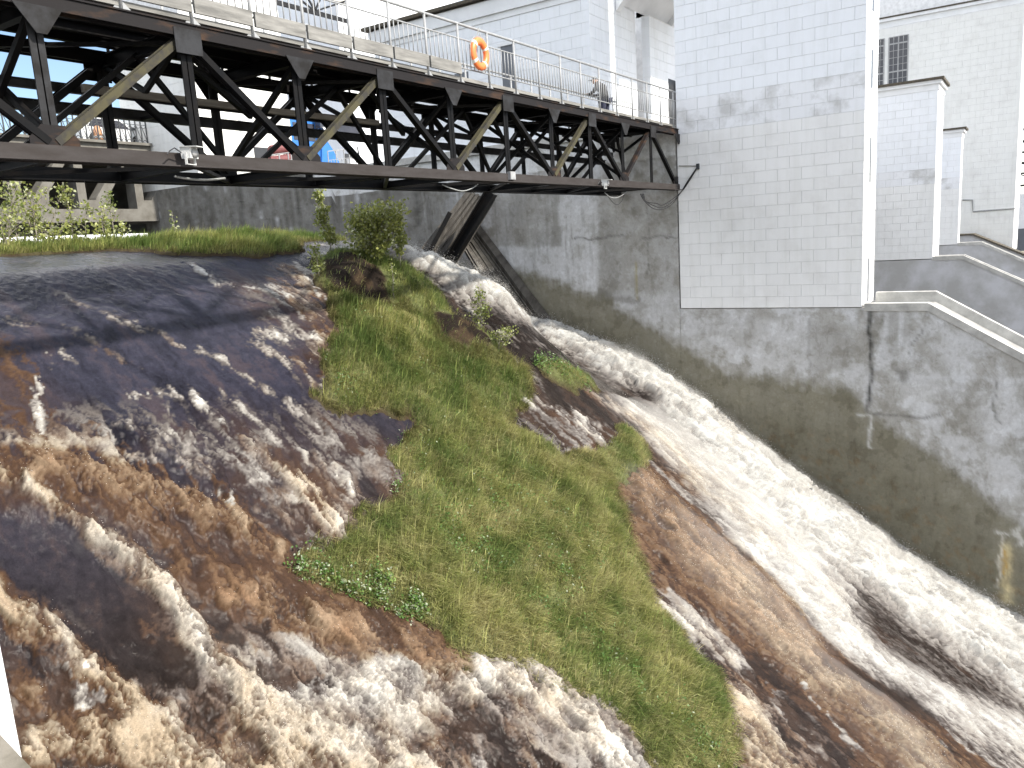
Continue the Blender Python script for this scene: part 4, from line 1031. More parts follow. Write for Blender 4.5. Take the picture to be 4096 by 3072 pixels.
# ------------------------------------------------------------------ upstream tower pair, gantry lattice
t2 = thing('gate_tower', 'white block gate tower with small dark doorway where the road bridge lands', 'tower', 'upstream gate towers', (29, 41.5, 3.7))
core = MB().box(PX + .02 + J, 36.2, 40.2 + J, 47, 3.76, 20).build('wall', M['joint'], t2)
facing(core, (PX + .02 + J, 47, 0), 'Y-', 6.8, 3.78, 11.5, .5, 1.0, lambda z: M['block_warm'], limit=120, seed=13)
facing(core, (PX + .02, 40.2 + J, 0), 'X+', 7.2, 3.78, 15.0, .5, 1.0, lambda z: M['block_warm'], holes=[(4.1, 5.4, 3, 6.6)], limit=180, seed=14)
MB().box(33.1, 34.45, 40.2 + J - .02, 40.2 + J - .003, 3.8, 6.6).build('doorway', M['dark'], t2)
MB().box(32.2, 33.0, 39.9, 40.2, 6.7, 8.2).build('vent_box', M['white'], t2)
a0, a1 = onY(1385, 60, 43)[0], onY(1640, 60, 43)[0]
t3 = thing('gate_tower', 'plain pale tower rising behind the bridge railing left of the gatehouse roof', 'tower', 'upstream gate towers', (a0, 43, 3.7))
MB().box(a0 + .02, a1 + 3, 44, 60, 3.75, 22).build('wall', M['block_clean'], t3)
g1, g2 = onY(1108, 10, 43), onY(1390, 95, 43)
ga = thing('hoist_gantry', 'dark lattice hoist frame with fanned struts seen against the blue sky', 'gantry', None, (a0, 43, 12))
MB().bar((36.2, 43, g1[2]), (g2[0], 43, g1[2]), .12, .3).build('bottom_chord', M['steel_grey'], ga)
MB().bar((36.2, 43.4, g1[2] + 1.5), (a0 + .3, 43.4, g1[2] + 1.5), .5, .45).build('concrete_beam', M['concrete_lt'], ga)
nx = onY(1262, 62, 43)
for px, py in ((1105, 0), (1215, 0), (1250, -10), (1290, -10), (1385, 20)):
    e = onY(px, py, 43); MB().bar((nx[0], 43, g1[2] + .1), (e[0], 43, g1[2] + 1.4), .09, .12).build('strut', M['steel_grey'], ga)

# ------------------------------------------------------------------ steel truss footbridge
BYN, BYF = 11.44, 13.85
ZB0, ZB1, ZT0, ZT1 = 1.46, 1.68, 3.47, 3.68
br = thing('truss_bridge', 'black steel truss footbridge with pale grey railing spanning the spillway', 'bridge', None, (15, 12.6, 2.5))
XA, XB = -4.0, 28.93
P2 = 2.312
top_nodes = [8.30 + 4.57 * i for i in range(-2, 5)]
bot_nodes = [6.02 + 4.57 * i for i in range(-2, 6)]
for y, near in ((BYN, True), (BYF, False)):
    seg = [XA, 3.2, 10.9, 19.7, XB]
    for a, c in zip(seg[:-1], seg[1:]):
        k = MB(); k.bar((a, y, ZT1 - .012), (c, y, ZT1 - .012), .26, .024); k.bar((a, y - .09, (ZT0 + ZT1) / 2 - .014), (c, y - .09, (ZT0 + ZT1) / 2 - .014), .03, ZT1 - ZT0 - .03); k.bar((a, y + .09, (ZT0 + ZT1) / 2 - .014), (c, y + .09, (ZT0 + ZT1) / 2 - .014), .03, ZT1 - ZT0 - .03)
        k.build('top_chord', M['steel_rust'] if near else M['steel'], br)
    seg = [XA, 2.2, 10.8, 13.2, 20.1, XB]
    for a, c in zip(seg[:-1], seg[1:]):
        k = MB(); k.bar((a, y - .10, (ZB0 + ZB1) / 2), (c, y - .10, (ZB0 + ZB1) / 2), .025, ZB1 - ZB0); k.bar((a, y + .10, (ZB0 + ZB1) / 2), (c, y + .10, (ZB0 + ZB1) / 2), .025, ZB1 - ZB0)
        k.bar((a, y - .16, ZB0 + .012), (c, y - .16, ZB0 + .012), .10, .02); k.bar((a, y, ZB1 - .02), (c, y, ZB1 - .02), .17, .015)
        o = k.build('bottom_chord', M['steel_worn'] if near else M['steel'], br)
    def member(p, q, w, mat, nm, lab=None, two=True):
        p, q = Vector(p), Vector(q); k = MB()
        if two:
            s = .045 if nm == 'post' else .05
            d = (q - p).normalized(); sd = Vector((d.z, 0, -d.x)) if nm != 'post' else Vector((1, 0, 0))
            sd = Vector((d.z, 0, -d.x)).normalized()
            k.bar(p + sd * s, q + sd * s, .026, .11, sd, (0, 0)); k.bar(p - sd * s, q - sd * s, .026, .11, sd, (0, 0))
            L = (q - p).length
            for i in range(1, 5):
                c = p + (q - p) * i / 5; k.bar(c - d * .06, c + d * .06, .105, .022, Vector((0, 1, 0)))
        else:
            k.bar(p, q, w, .10, (0, 1, 0)); k.bar(p, q, w * 1.25, .02, (0, 1, 0), (0, .062))
        o = k.build(nm, mat, br)
        if lab: o['label'] = lab
    for i, x in enumerate(top_nodes):
        for xx in (x, x - P2 + .01):
            if XA < xx < XB - .05:
                member((xx, y, ZB1), (xx, y, ZT0), .12, M['steel_grey'] if near and xx < 22 and abs(xx - 6) < 1 else M['steel'], 'post')
        member((x - .06 - P2 + .12, y, ZB1 + .05), (x - .10, y, ZT0 - .05), .115, M['steel_moss'] if near and x > 6 and x < 25 else (M['steel_rust'] if near else M['steel']), 'diagonal', 'grey diagonal brace streaked with yellow lichen' if near and 6 < x < 25 else None, two=False)
        if x + P2 < XB: member((x + .10, y, ZT0 - .05), (x + P2 - .10, y, ZB1 + .05), .105, M['steel'], 'diagonal', two=False)
        yo = y - .115 if near else y + .115
        if x < XB:
            MB().box(x - .24, x + .24, yo - .008, yo + .008, ZT0 - .26, ZT0 + .12).build('gusset_plate', M['steel_grey'] if near else M['steel'], br)
    for x in bot_nodes:
        if not XA < x < XB: continue
        yo = y - .128 if near else y + .128
        MB().prism([(x - .34, ZB1 - .10), (x + .34, ZB1 - .10), (x + .34, ZB1 + .10), (x + .16, ZB1 + .28), (x - .16, ZB1 + .28), (x - .34, ZB1 + .10)], 1, yo + (.10 if near else -.10) - .008, yo + (.10 if near else -.10) + .008).build('gusset_plate', M['steel_rust'] if near else M['steel'], br)
        MB().prism([(x - .33, ZT0 + .02), (x + .33, ZT0 + .02), (x + .07, ZT0 - .34), (x - .07, ZT0 - .34)], 1, yo - .008, yo + .008).build('gusset_plate', M['steel_grey'] if near else M['steel'], br)
# under the deck: crossbeams, stringers, sway bracing, lateral bracing
for i in range(-5, 15):
    x = 8.30 + P2 / 2 * 0 + (i - 3) * P2
    if not XA < x < XB: continue
    MB().angle((x, BYN + .14, ZT0 + .03), (x, BYF - .14, ZT0 + .03), .14, .22).build('crossbeam', M['steel'], br)
    MB().angle((x, BYN + .14, ZB0 + .10), (x, BYF - .14, ZB0 + .10), .12, .16).build('crossbeam', M['steel'], br)
    if i % 2 == 0:
        MB().bar((x, BYN + .1, ZT0 - .1), (x, BYF - .1, ZB1 + .1), .09, .09).build('sway_brace', M['steel'], br)
        MB().bar((x + .1, BYN + .1, ZB1 + .1), (x + .1, BYF - .1, ZT0 - .1), .09, .09).build('sway_brace', M['steel'], br)
    else:
        for (ya, yb) in ((BYN + .1, BYF - .1),):
            MB().bar((x, ya, ZT0 - .02), (x, (ya + yb) / 2, ZT0 - .62), .08, .08).bar((x, (ya + yb) / 2, ZT0 - .62), (x, yb, ZT0 - .02), .08, .08).build('knee_brace', M['steel'], br)
    if x + P2 < XB:
        s = 1 if i % 2 else -1
        for z, mt_ in ((ZB0 + .05, M['steel']), (ZT0 - .06, M['steel'])):
            MB().bar((x, 12.64 - s * 1.1, z), (x + P2, 12.64 + s * 1.1, z), .08, .06).build('lateral_brace', mt_, br)
for i, x in enumerate(top_nodes):      # inner lattice on the centre line
    for a_, b_ in (((x, 12.75, ZT0 - .02), (x + P2 - .3, 13.3, ZB1 + .05)), ((x, 12.75, ZT0 - .02), (x - P2 + .3, 13.3, ZB1 + .05)), ((x + .5, 12.3, ZT0 - .04), (x + P2 + .2, 13.1, ZT0 - .75))):
        if XA < b_[0] < XB: MB().bar(a_, b_, .085, .085, (0, 1, 0)).build('inner_brace', M['steel'], br)
for y in (12.05, 12.64, 13.25):
    MB().angle((XA, y, ZT0 + .225), (XB, y, ZT0 + .225), .10, .16).build('stringer', M['steel'], br)
MB().angle((XA, BYF + .2, 3.05), (XB, BYF + .2, 3.05), .10, .15).build('side_rail', M['steel_grey'], br)
MB().angle((XA, BYF + .55, 2.78), (XB, BYF + .55, 2.78), .12, .19).build('side_rail', M['steel_grey'], br)
for i in range(-2, 8): MB().bar((6.0 + i * 3.3, BYF + .12, 2.72), (6.0 + i * 3.3, BYF + .6, 2.72), .07, .07).build('outrigger', M['steel'], br)
rd = random.Random(5)
yk = BYN + .12
while yk < BYF - .05:
    w = rd.choice((.20, .22, .24)); cuts = [XA] + [XA + 4.1 * i + rd.uniform(-.4, .4) for i in range(1, 8)] + [XB]
    for a, c in zip(cuts[:-1], cuts[1:]):
        if rd.random() < .04: continue
        MB().box(a + .02, c - rd.uniform(.02, .12), yk, min(yk + w - .012, BYF + .02), ZT0 + .31, ZT0 + .36).build('deck_plank', M['plank'], br)
    yk += w
MB().box(XA, XB, BYN - .02, BYN + .10, ZT1 + .07, ZT1 + .15).build('deck_edge', M['board'], br)
kb = [XA] + [9.67 + 1.188 * i for i in range(-8, 6)]
for a, c in zip(kb[:-1], kb[1:]):
    MB().box(a + .03, c - .03, BYN - .10, BYN - .05, 3.87, 4.115).build('kerb_board', M['board'], br)
# railing on the near side
def railing(y, near):
    rl = tag(link(bpy.data.objects.new('railing', None), br)); rl.location = (0, y, ZT1)
    pm = MB().tube([(0, 0, .02), (0, 0, 1.31)], .029, 8).mesh('rail_post', M['galv'], True)
    bk = MB().prism([(-.015, .02), (.17, .02), (.0, .17)], 1, -.004, .004).prism([(-.13, .021), (-.015, .021), (0, .17)], 1, .006, .012).box(-.14, .19, -.05, .06, .002, .014).mesh('bracket', M['galv'])
    bl = MB().tube([(0, 0, .36), (0, 0, 1.0)], .0125, 6).mesh('baluster', M['galv'], True)
    n = 0
    xs = [9.67 + 1.1885 * i for i in range(-11, 17)]
    for x in xs:
        inst('rail_post', pm, (x, 0, 0), rl)
        if near: inst('bracket', bk, (x, 0, 0), rl)
    ends = xs + [XB + .03]
    MB().tube([(XA, 0, 1.32), (XB, 0, 1.32)], .030, 10).build('handrail', M['galv'], rl, True)
    if near:
        MB().tube([(XA, 0, 1.0), (XB, 0, 1.0)], .017, 6).build('middle_rail', M['galv'], rl, True)
        MB().tube([(XA, 0, .355), (XB, 0, .355)], .017, 6).build('bottom_rail', M['galv'], rl, True)
        for x in xs:
            for k in range(1, 8):
                xb = x + k * 1.1885 / 8
                if xb < XB and xb > 2.5: inst('baluster', bl, (xb, 0, 0), rl)
    else:
        MB().tube([(XA, 0, .72), (XB, 0, .72)], .02, 8).build('middle_rail', M['galv'], rl, True)
railing(BYN - .02, True); railing(BYF, False)

# things on the bridge
a, c = onY(330, 352, BYF - .25), onY(1512, 492, BYF - .25)
o = MB().bar(tuple(a), tuple((a + c) / 2 + np.array([0, 0, -.01])), .10, .13).bar(tuple((a + c) / 2 + np.array([0.002, 0.006, -.01])), tuple(c), .10, .12).build('timber_plank', M['plank'])
tag(o, 'long weathered timber plank lying through the truss under the deck', 'plank')
lr = thing('life_ring', 'orange life ring roped to the bridge railing', 'life ring', None, tuple(onY(1919, 216, 11.3)), local=True)
ring = MB(); n_, m_ = 40, 14; R0, r0 = .275, .088
for i in range(n_):
    for j in range(m_):
        t_, u_ = 2 * math.pi * i / n_, 2 * math.pi * j / m_
        ring.v.append(((R0 + r0 * math.cos(u_)) * math.cos(t_) * .98, .78 * r0 * math.sin(u_), (R0 + r0 * math.cos(u_)) * math.sin(t_) * 1.04))
for i in range(n_):
    for j in range(m_):
        ring.f.append((i * m_ + j, ((i + 1) % n_) * m_ + j, ((i + 1) % n_) * m_ + (j + 1) % m_, i * m_ + (j + 1) % m_))
ring.build('ring', M['orange'], lr, True)
for ang_ in (.55, 2.4, 3.75, 5.35):
    k = MB(); pts = []
    for i in range(5):
        for j in range(m_):
            t_ = ang_ + (i - 2) * .055; u_ = 2 * math.pi * j / m_
            k.v.append(((R0 + (r0 + .003) * math.cos(u_)) * math.cos(t_) * .98, .8 * (r0 + .003) * math.sin(u_), (R0 + (r0 + .003) * math.cos(u_)) * math.sin(t_) * 1.04))
    for i in range(4):
        for j in range(m_): k.f.append((i * m_ + j, (i + 1) * m_ + j, (i + 1) * m_ + (j + 1) % m_, i * m_ + (j + 1) % m_))
    k.build('tape_band', M['tape'], lr, True)
rp = [((R0 + r0 + .012 + .02 * abs(math.sin(2 * t))) * math.cos(t), 0, (R0 + r0 + .012 + .02 * abs(math.sin(2 * t))) * math.sin(t) * 1.04) for t in np.linspace(0, 2 * math.pi, 33)]
MB().tube(rp, .006, 5, False).build('grab_rope', M['rope'], lr, True)
MB().tube([(-.06, 0, .38), (-.05, -.01, .46), (-.02, -.03, .58), (.02, .03, .585), (.05, 0, .45), (.13, 0, .34)], .006, 5).build('hanging_rope', M['rope'], lr)
def floodlight(px, py, s, label, yaw):
    p_ = onY(px, py, BYN - .30)
    t = thing('floodlight', label, 'floodlight', 'white floodlights on the lower chord', tuple(p_), local=True); t.rotation_euler = (0, 0, yaw); t.scale = (.8, .8, .8)
    MB().prism([(-.10, -.11), (.10, -.11), (.12, .02), (.12, .11), (-.10, .11)], 0, -.12 * s, .12 * s).build('housing', M['lamp'], t)
    MB().prism([(-.26, .09), (.125, .115), (.125, .128), (-.26, .103)], 0, -.14 * s, .14 * s).build('visor', M['lamp'], t)
    MB().tube([(0, -.101, -.01), (0, -.135, -.01)], [.085, .095], 16).build('reflector', M['wframe'], t, True)
    MB().bar((-.135 * s, 0, .0), (-.135 * s, 0, -.22), .05, .012, (1, 0, 0)).bar((.135 * s, 0, .0), (.135 * s, 0, -.22), .05, .012, (1, 0, 0)).bar((-.14 * s, 0, -.22), (.14 * s, 0, -.22), .06, .012).build('bracket', M['lamp'], t)
    MB().tube([(-.1, .1, 0), (-.28, .12, .08), (-.42, .12, .02), (-.5, .14, -.06)], .013, 6).build('lead', M['cable'], t)
floodlight(758, 612, 1.0, 'white floodlight with visor standing on the lower chord at left', .35)
floodlight(2421, 731, .9, 'small white floodlight on the lower chord near the far wall', .2)
p_ = onY(2046, 703, BYN - .14)
jb = thing('junction_box', 'pale grey junction box on the lower chord between two posts', 'electrical box', None, tuple(p_), local=True)
MB().box(-.12, .12, -.05, .05, -.10, .10).build('casing', M['wframe'], jb); MB().box(-.11, .11, -.058, -.051, -.09, .09).build('lid', M['galv'], jb)
def cable(pts, r, mat, label, y=BYN):
    Pp = [onX(px, py, PX - .06) if dy is None else onY(px, py, y + dy) for px, py, dy in pts]
    q = []
    for i in range(len(Pp) - 1):
        p0 = Pp[max(i - 1, 0)]; p1 = Pp[i]; p2 = Pp[i + 1]; p3 = Pp[min(i + 2, len(Pp) - 1)]
        for t in np.linspace(0, 1, 8, endpoint=False):
            q.append(tuple(.5 * ((2 * p1) + (-p0 + p2) * t + (2 * p0 - 5 * p1 + 4 * p2 - p3) * t * t + (-p0 + 3 * p1 - 3 * p2 + p3) * t ** 3)))
    q.append(tuple(Pp[-1]))
    tag(MB().tube(q, r, 6).build('cable', mat, None, True), label, 'cable', 'cables hanging under the bridge')
cable([(1768, 738, .1), (1800, 752, 0), (1850, 764, 0), (1890, 752, 0), (1912, 736, .1)], .014, M['cable_lt'], 'pale cable sagging under the lower chord above the dark timbers')
cable([(700, 706, .5), (760, 716, .5), (830, 720, .5), (900, 713, .5)], .02, M['cable_lt'], 'grey pipe-like cable sagging below the chord by the left floodlight')
cable([(2418, 770, .1), (2440, 788, 0), (2465, 791, 0), (2490, 780, 0), (2508, 766, .1)], .012, M['cable_lt'], 'short pale cable loop below the right floodlight')
cable([(2425, 775, .2), (2445, 802, .1), (2466, 819, .1), (2486, 806, .1), (2498, 775, .2)], .010, M['cable'], 'thin dark cable loop under the pale loop')
for i, dz in enumerate((0, 8, 18)):
    cable([(2562 + i * 6, 775, .2), (2575 + i * 5, 800 + dz * .3, .1), (2610 + i * 8, 832 - dz, 0), (2650, 838 - dz, 0), (2690, 815 - dz, 0), (2724 + i * 3, 768 - dz * .3, None), (2752 + i * 3, 722, None), (2788, 668 + i * 3, None)], .015, M['cable'], ['lowest', 'middle', 'uppermost'][i] + ' of the three black cables looping from the bridge end up the white tower')
bk_ = thing('cable_bracket', 'short rusty bracket holding cables on the white tower beside the bridge end', 'bracket', None, tuple(onX(2793, 664, PX)), local=True)
p1_ = onX(2715, 664, PX - .02) - np.array(bk_.location)
MB().bar(tuple(p1_), (0, 0, 0), .03, .03).build('rail', M['plank'], bk_); MB().box(-.09, -.004, -.05, .05, -.12, .08).build('clamp', M['iron'], bk_)

# ------------------------------------------------------------------ person leaning on the far rail
def skin_body(name, verts, edges, radii, mat, parent, root=0, sub=2):
    me = bpy.data.meshes.new(name); me.from_pydata(verts, edges, []); o = link(bpy.data.objects.new(name, me), parent)
    sk = o.modifiers.new('skin', 'SKIN'); sk.use_smooth_shade = True
    for v, r in zip(me.skin_vertices[0].data, radii): v.radius = (r if isinstance(r, tuple) else (r, r)); v.use_root = False
    me.skin_vertices[0].data[root].use_root = True
    o.modifiers.new('sub', 'SUBSURF').levels = sub; o.modifiers['sub'].render_levels = sub
    me.materials.append(mat); return o
pe = thing('person', 'person in a black jacket, navy trousers and grey cap leaning on the far railing', 'person', None, (26.75, 13.22, ZT0 + .36), local=True)
pe.scale = (1.28, 1.15, 1.06)
bv = [(0, 0, .90), (0, .02, 1.04), (0, .08, 1.20), (0, .16, 1.36), (0, .21, 1.44), (0, .25, 1.51),
      (-.09, -.01, .86), (-.11, .02, .48), (-.11, -.04, .08), (-.11, .10, .04), (.09, -.01, .86), (.12, .03, .48), (.12, -.03, .08), (.12, .12, .04),
      (-.19, .14, 1.36), (-.30, .20, 1.14), (-.16, .44, 1.10), (.19, .14, 1.36), (.33, .16, 1.15), (.16, .44, 1.10), (-.10, .50, 1.12), (.10, .50, 1.12)]
be = [(0, 1), (1, 2), (2, 3), (3, 4), (4, 5), (0, 6), (6, 7), (7, 8), (8, 9), (0, 10), (10, 11), (11, 12), (12, 13), (3, 14), (14, 15), (15, 16), (3, 17), (17, 18), (18, 19), (16, 20), (19, 21)]
brd = [(.17, .13), (.165, .13), (.18, .14), (.17, .13), .065, .06, .095, .075, .05, .045, .095, .075, .05, .045, .075, .06, .042, .075, .06, .042, .04, .04]
skin_body('body', bv, be, brd, M['cloth'], pe)
# trousers as a shell over the legs
tv_ = [(0, 0, .92), (-.09, -.01, .86), (-.11, .02, .48), (-.11, -.04, .10), (.09, -.01, .86), (.12, .03, .48), (.12, -.03, .10)]
skin_body('trousers', tv_, [(0, 1), (1, 2), (2, 3), (0, 4), (4, 5), (5, 6)], [(.178, .14), .105, .085, .065, .105, .085, .065], M['cloth2'], pe)
def blob(name, c, r, mat, parent, seg=14):
    k = MB(); 
    for i in range(seg // 2 + 1):
        for j in range(seg):
            a_, b_ = math.pi * i / (seg // 2), 2 * math.pi * j / seg
            k.v.append((c[0] + r[0] * math.sin(a_) * math.cos(b_), c[1] + r[1] * math.sin(a_) * math.sin(b_), c[2] + r[2] * math.cos(a_)))
    for i in range(seg // 2):
        for j in range(seg): k.f.append((i * seg + j, (i + 1) * seg + j, (i + 1) * seg + (j + 1) % seg, i * seg + (j + 1) % seg))
    return k.build(name, mat, parent, True)
hd = blob('head', (0, .33, 1.545), (.078, .098, .115), M['skin'], pe)
blob('nose', (0, .432, 1.53), (.014, .022, .02), M['skin'], pe)
for s in (-1, 1):
    blob('ear', (s * .08, .32, 1.54), (.012, .022, .032), M['skin'], pe)
    for k in range(5): MB().tube([(s * (.10 - .018 * k + .03), .50, 1.14), (s * (.10 - .018 * k + .03), .555, 1.145), (s * (.10 - .018 * k + .03), .57, 1.10)], [.010, .009, .007], 6).build('finger', M['skin'], pe, True)
k = MB()
for i in range(6):
    for j in range(16):
        a_, b_ = math.pi * .5 * i / 5, 2 * math.pi * j / 16
        k.v.append((.086 * math.sin(a_) * math.cos(b_), .33 + .106 * math.sin(a_) * math.sin(b_), 1.575 + .10 * math.cos(a_)))
for i in range(5):
    for j in range(16): k.f.append((i * 16 + j, (i + 1) * 16 + j, (i + 1) * 16 + (j + 1) % 16, i * 16 + (j + 1) % 16))
k.box(-.06, .06, .42, .52, 1.572, 1.584).build('cap', M['capm'], pe, True)

# ------------------------------------------------------------------ dark timber and steel gate leaves by the chute
gt = thing('timber_gate', 'dark wet timber flap gate propped crosswise over the head of the chute', 'gate', None, (27, 20, 0))
def slab(pa, pb, pc, pd, th, nm, mat, n, axis_gap=.02, back=None):
    """planks between the edge pa-pb and the edge pc-pd"""
    pa, pb, pc, pd = map(np.array, (pa, pb, pc, pd))
    nrm = np.cross(pb - pa, pc - pa); nrm = nrm / np.linalg.norm(nrm)
    for i in range(n):
        f0, f1 = i / n + axis_gap / 2, (i + 1) / n - axis_gap / 2
        off = nrm * (.04 * ((i * 7) % 3))
        a_ = pa + (pc - pa) * f0 + off; b_ = pb + (pd - pb) * f0 + off; c_ = pa + (pc - pa) * f1 + off; d_ = pb + (pd - pb) * f1 + off
        v = [a_, b_, d_, c_] + [q - nrm * th for q in (a_, b_, d_, c_)]
        k = MB(); k.add(v, [(0, 1, 2, 3), (7, 6, 5, 4), (0, 4, 5, 1), (1, 5, 6, 2), (2, 6, 7, 3), (3, 7, 4, 0)])
        k.build(nm, mat, gt)
w1 = onX(1888, 880, 28.97); w2 = onX(2230, 1330, 28.97)
q1 = onX(1850, 985, 27.5); q2 = onX(2050, 1330, 27.2)
k1, k2 = w1 + (q1 - w1) * .26, w2 + (q2 - w2) * .26
slab(w1, w2, k1, k2, .20, 'ramp', M['timber_wet'], 1, .0)
slab(k1 - (0, 0, .05), k2 - (0, 0, .05), q1, q2, .12, 'apron_board', M['timber_wet'], 7, .10)
slab(k1 - (0, 0, .16), k2 - (0, 0, .16), q1 - (0, 0, .12), q2 - (0, 0, .12), .10, 'apron_backing', M['timber_wet'], 1, 0)
l1 = onX(1872, 765, 27.9); l2 = onX(1622, 1080, 25.7); l3 = onX(1985, 800, 28.6); l4 = onX(1800, 1110, 26.9)
slab(l1, l2, l3, l4, .10, 'flap_board', M['timber_wet'], 7, .05)
slab(l1 + (.02, .12, 0), l2 + (.02, .12, 0), l3 + (.02, .12, 0), l4 + (.02, .12, 0), .06, 'flap_backing', M['timber_wet'], 1, 0)
MB().angle(tuple(onX(1965, 770, 27.2)), tuple(onX(1768, 1095, 26.4)), .62, .42, .05).build('steel_beam', M['steel'], gt)
MB().bar(tuple(onX(1800, 850, 26.9)), tuple(onX(1700, 1040, 26.0)), .18, .18).build('steel_strut', M['steel'], gt)

# ------------------------------------------------------------------ concrete road bridge
rb = thing('road_bridge', 'concrete road bridge on diagonal frames with ornamental iron railing in the background', 'bridge', None, (10, 44.5, 5))
RY = 44.5
MB().box(-20, 28.95, RY, 60, 6.05, 6.85).build('deck', M['road_conc'], rb)
MB().box(-20, 28.95, RY - .35, RY + .6, 6.852, 7.0).box(-20, 28.95, RY - .12, RY - .001, 6.1, 6.85).build('edge_beam', M['road_conc'], rb)
MB().box(-20, 28.96, RY, RY + .9, 2.50, 3.22).build('bottom_chord', M['road_conc'], rb)
MB().box(-20, 28.96, RY + .92, 47.2, 2.42, 2.6).box(-20, 46, 47.21, 60, 2.42, 2.6).build('soffit', M['road_conc'], rb)
MB().box(-20, 46, 52, 52.3, 2.62, 6.04).build('rear_wall', M['road_conc'], rb)
MB().box(29, 46, 47.21, 60, 6.05, 6.85).build('deck', M['road_conc'], rb)
post_x = [21.1 + 3.42 * i for i in range(-6, 3)]
for x in post_x:
    for ya, yb in ((RY, RY + .9),):
        k = MB(); k.prism([(x - .28, 3.22), (x - .28, 6.05), (x + .20, 6.05), (x + .20, 3.6), (x + .35, 3.22)], 1, ya, yb).build('post', M['road_conc'], rb)
    k = MB(); k.prism([(x + .95, 3.22), (x + .62, 3.45), (x + .78, 3.85), (x + 2.42, 6.05), (x + 3.0, 6.05), (x + 1.62, 4.1), (x + 1.55, 3.45), (x + 1.85, 3.22)], 1, RY + .05, RY + .85).build('diagonal', M['road_conc'], rb)
    MB().prism([(x + .3, 3.215), (x + 1.2, 3.215), (x + .75, 3.72), (x + .18, 3.72)], 1, RY + .02, RY + .88).build('haunch', M['road_conc'], rb)
il = tag(link(bpy.data.objects.new('iron_railing', None), rb)); il.location = (0, RY - .1, 7.0)
MB().box(-20, 28.9, -.04, .04, 1.24, 1.30).build('handrail', M['iron'], il)
MB().box(-20, 28.9, -.02, .02, 1.02, 1.05).build('upper_rail', M['iron'], il)
um = MB().box(-.03, .03, -.03, .03, 0, 1.24).mesh('upright', M['iron'])
vm = MB().bar((.04, 0, 1.0), (.31, 0, .12), .03, .03, (0, 1, 0)).mesh('slanted_bar', M['iron'])
am = MB().tube([(.0 + .165 + .14 * math.cos(t), 0, 1.02 - .17 * math.sin(t)) for t in np.linspace(0, math.pi, 8)], .016, 5).tube([(.165 + .12 * math.cos(t), 0, .02 + .17 * math.sin(t)) for t in np.linspace(0, math.pi, 8)], .022, 5).mesh('scroll', M['iron'])
for i in range(52):
    x = 28.85 - i * .33
    inst('upright', um, (x, 0, 0), il); inst('slanted_bar', vm, (x - .33, 0, 0), il); inst('scroll', am, (x - .33, 0, 0), il)

# car, red ring and orange post behind that railing
cr_ = thing('parked_car', 'white car with dark side window standing behind the ornamental iron railing', 'car', None, (27.6, 46.6, 7.0), local=True)
prof = [(-1.9, .25), (2.3, .25), (2.35, .75), (1.35, .98), (.55, 1.50), (-1.1, 1.55), (-1.95, 1.0)]
MB().prism(prof, 1, -.8, .8).build('body', M['carwhite'], cr_)
MB().prism([(-1.45, 1.0), (.02, .98), (.02, 1.42), (-1.05, 1.44)], 1, -.82, -.803).build('side_window', M['glass'], cr_)
MB().prism([(.10, .98), (1.10, .97), (.52, 1.40), (.10, 1.42)], 1, -.82, -.803).build('side_window', M['glass'], cr_)
MB().bar((1.32, -.75, 1.02), (.62, -.75, 1.44), .04, .04).build('pillar', M['iron'], cr_)
MB().box(1.12, 1.32, -1.0, -.82, .93, 1.06).build('mirror', M['iron'], cr_)
for x in (-1.15, 1.5):
    for s in (-1, 1):
        wv = MB().tube([(x, s * .66, .33), (x, s * .83, .33)], .33, 18).build('wheel', M['tyre'], cr_); MB().tube([(x, s * .832, .33), (x, s * .845, .33)], .18, 12).build('rim', M['wframe'], wv)
p_ = onY(446, 528, 45.2)
rr_ = thing('life_ring', 'small red and white ring buoy glimpsed between the railing bars on the road bridge', 'life ring', None, tuple(p_), local=True)
tor = MB()
for i in range(20):
    for j in range(8):
        t_, u_ = 2 * math.pi * i / 20, 2 * math.pi * j / 8
        tor.v.append(((.2 + .06 * math.cos(u_)) * math.cos(t_), .06 * math.sin(u_), (.2 + .06 * math.cos(u_)) * math.sin(t_)))
for i in range(20):
    for j in range(8): tor.f.append((i * 8 + j, ((i + 1) % 20) * 8 + j, ((i + 1) % 20) * 8 + (j + 1) % 8, i * 8 + (j + 1) % 8))
tor.build('ring', M['red'], rr_, True); MB().box(-.11, .11, -.02, .02, -.05, .05).build('board', M['lamp'], rr_)
p_ = onY(396, 560, 45.6)
ob = thing('bollard', 'faded orange rounded post behind the iron railing left of the ring buoy', 'bollard', None, (p_[0], p_[1], 7.0), local=True)
MB().tube([(0, 0, 0), (0, 0, .75), (0, 0, .95), (0, 0, 1.02)], [.24, .22, .15, .04], 14).build('shell', M['peach'], ob, True); MB().tube([(0, 0, .3), (0, 0, .42)], .245, 14).build('band', M['tape'], ob)

# blue crane, rust red tanks and rails on the pier head
ck = thing('mobile_crane', 'blue crane cab with dark boom standing on the dam behind the truss', 'crane', None, (38.6, 41, 6))
def at41(px, py, y=40.8): return onY(px, py, y)
c0, c1 = at41(1163, 465), at41(1300, 640)
x0, x1, z0, z1 = c0[0], c1[0], at41(1230, 620)[2], at41(1230, 466)[2]
MB().prism([(x0, z0 - 1), (x1, z0 - 1), (x1, z1 - .1), (x1 - .5, z1), (x0, z1)], 1, 41.0, 42.8).build('cab', M['blue'], ck)
MB().box(x0 + .25, x1 - .5, 40.975, 40.995, z0 + .95, z1 - .42).build('window', M['glass'], ck)
MB().box(x0 - .1, x1 + .1, 40.9, 42.9, z1 + .003, z1 + .12).build('roof', M['blue'], ck)
f0 = at41(1290, 510); f1 = at41(1335, 600); f2 = at41(1345, 660); f3 = at41(1290, 660)
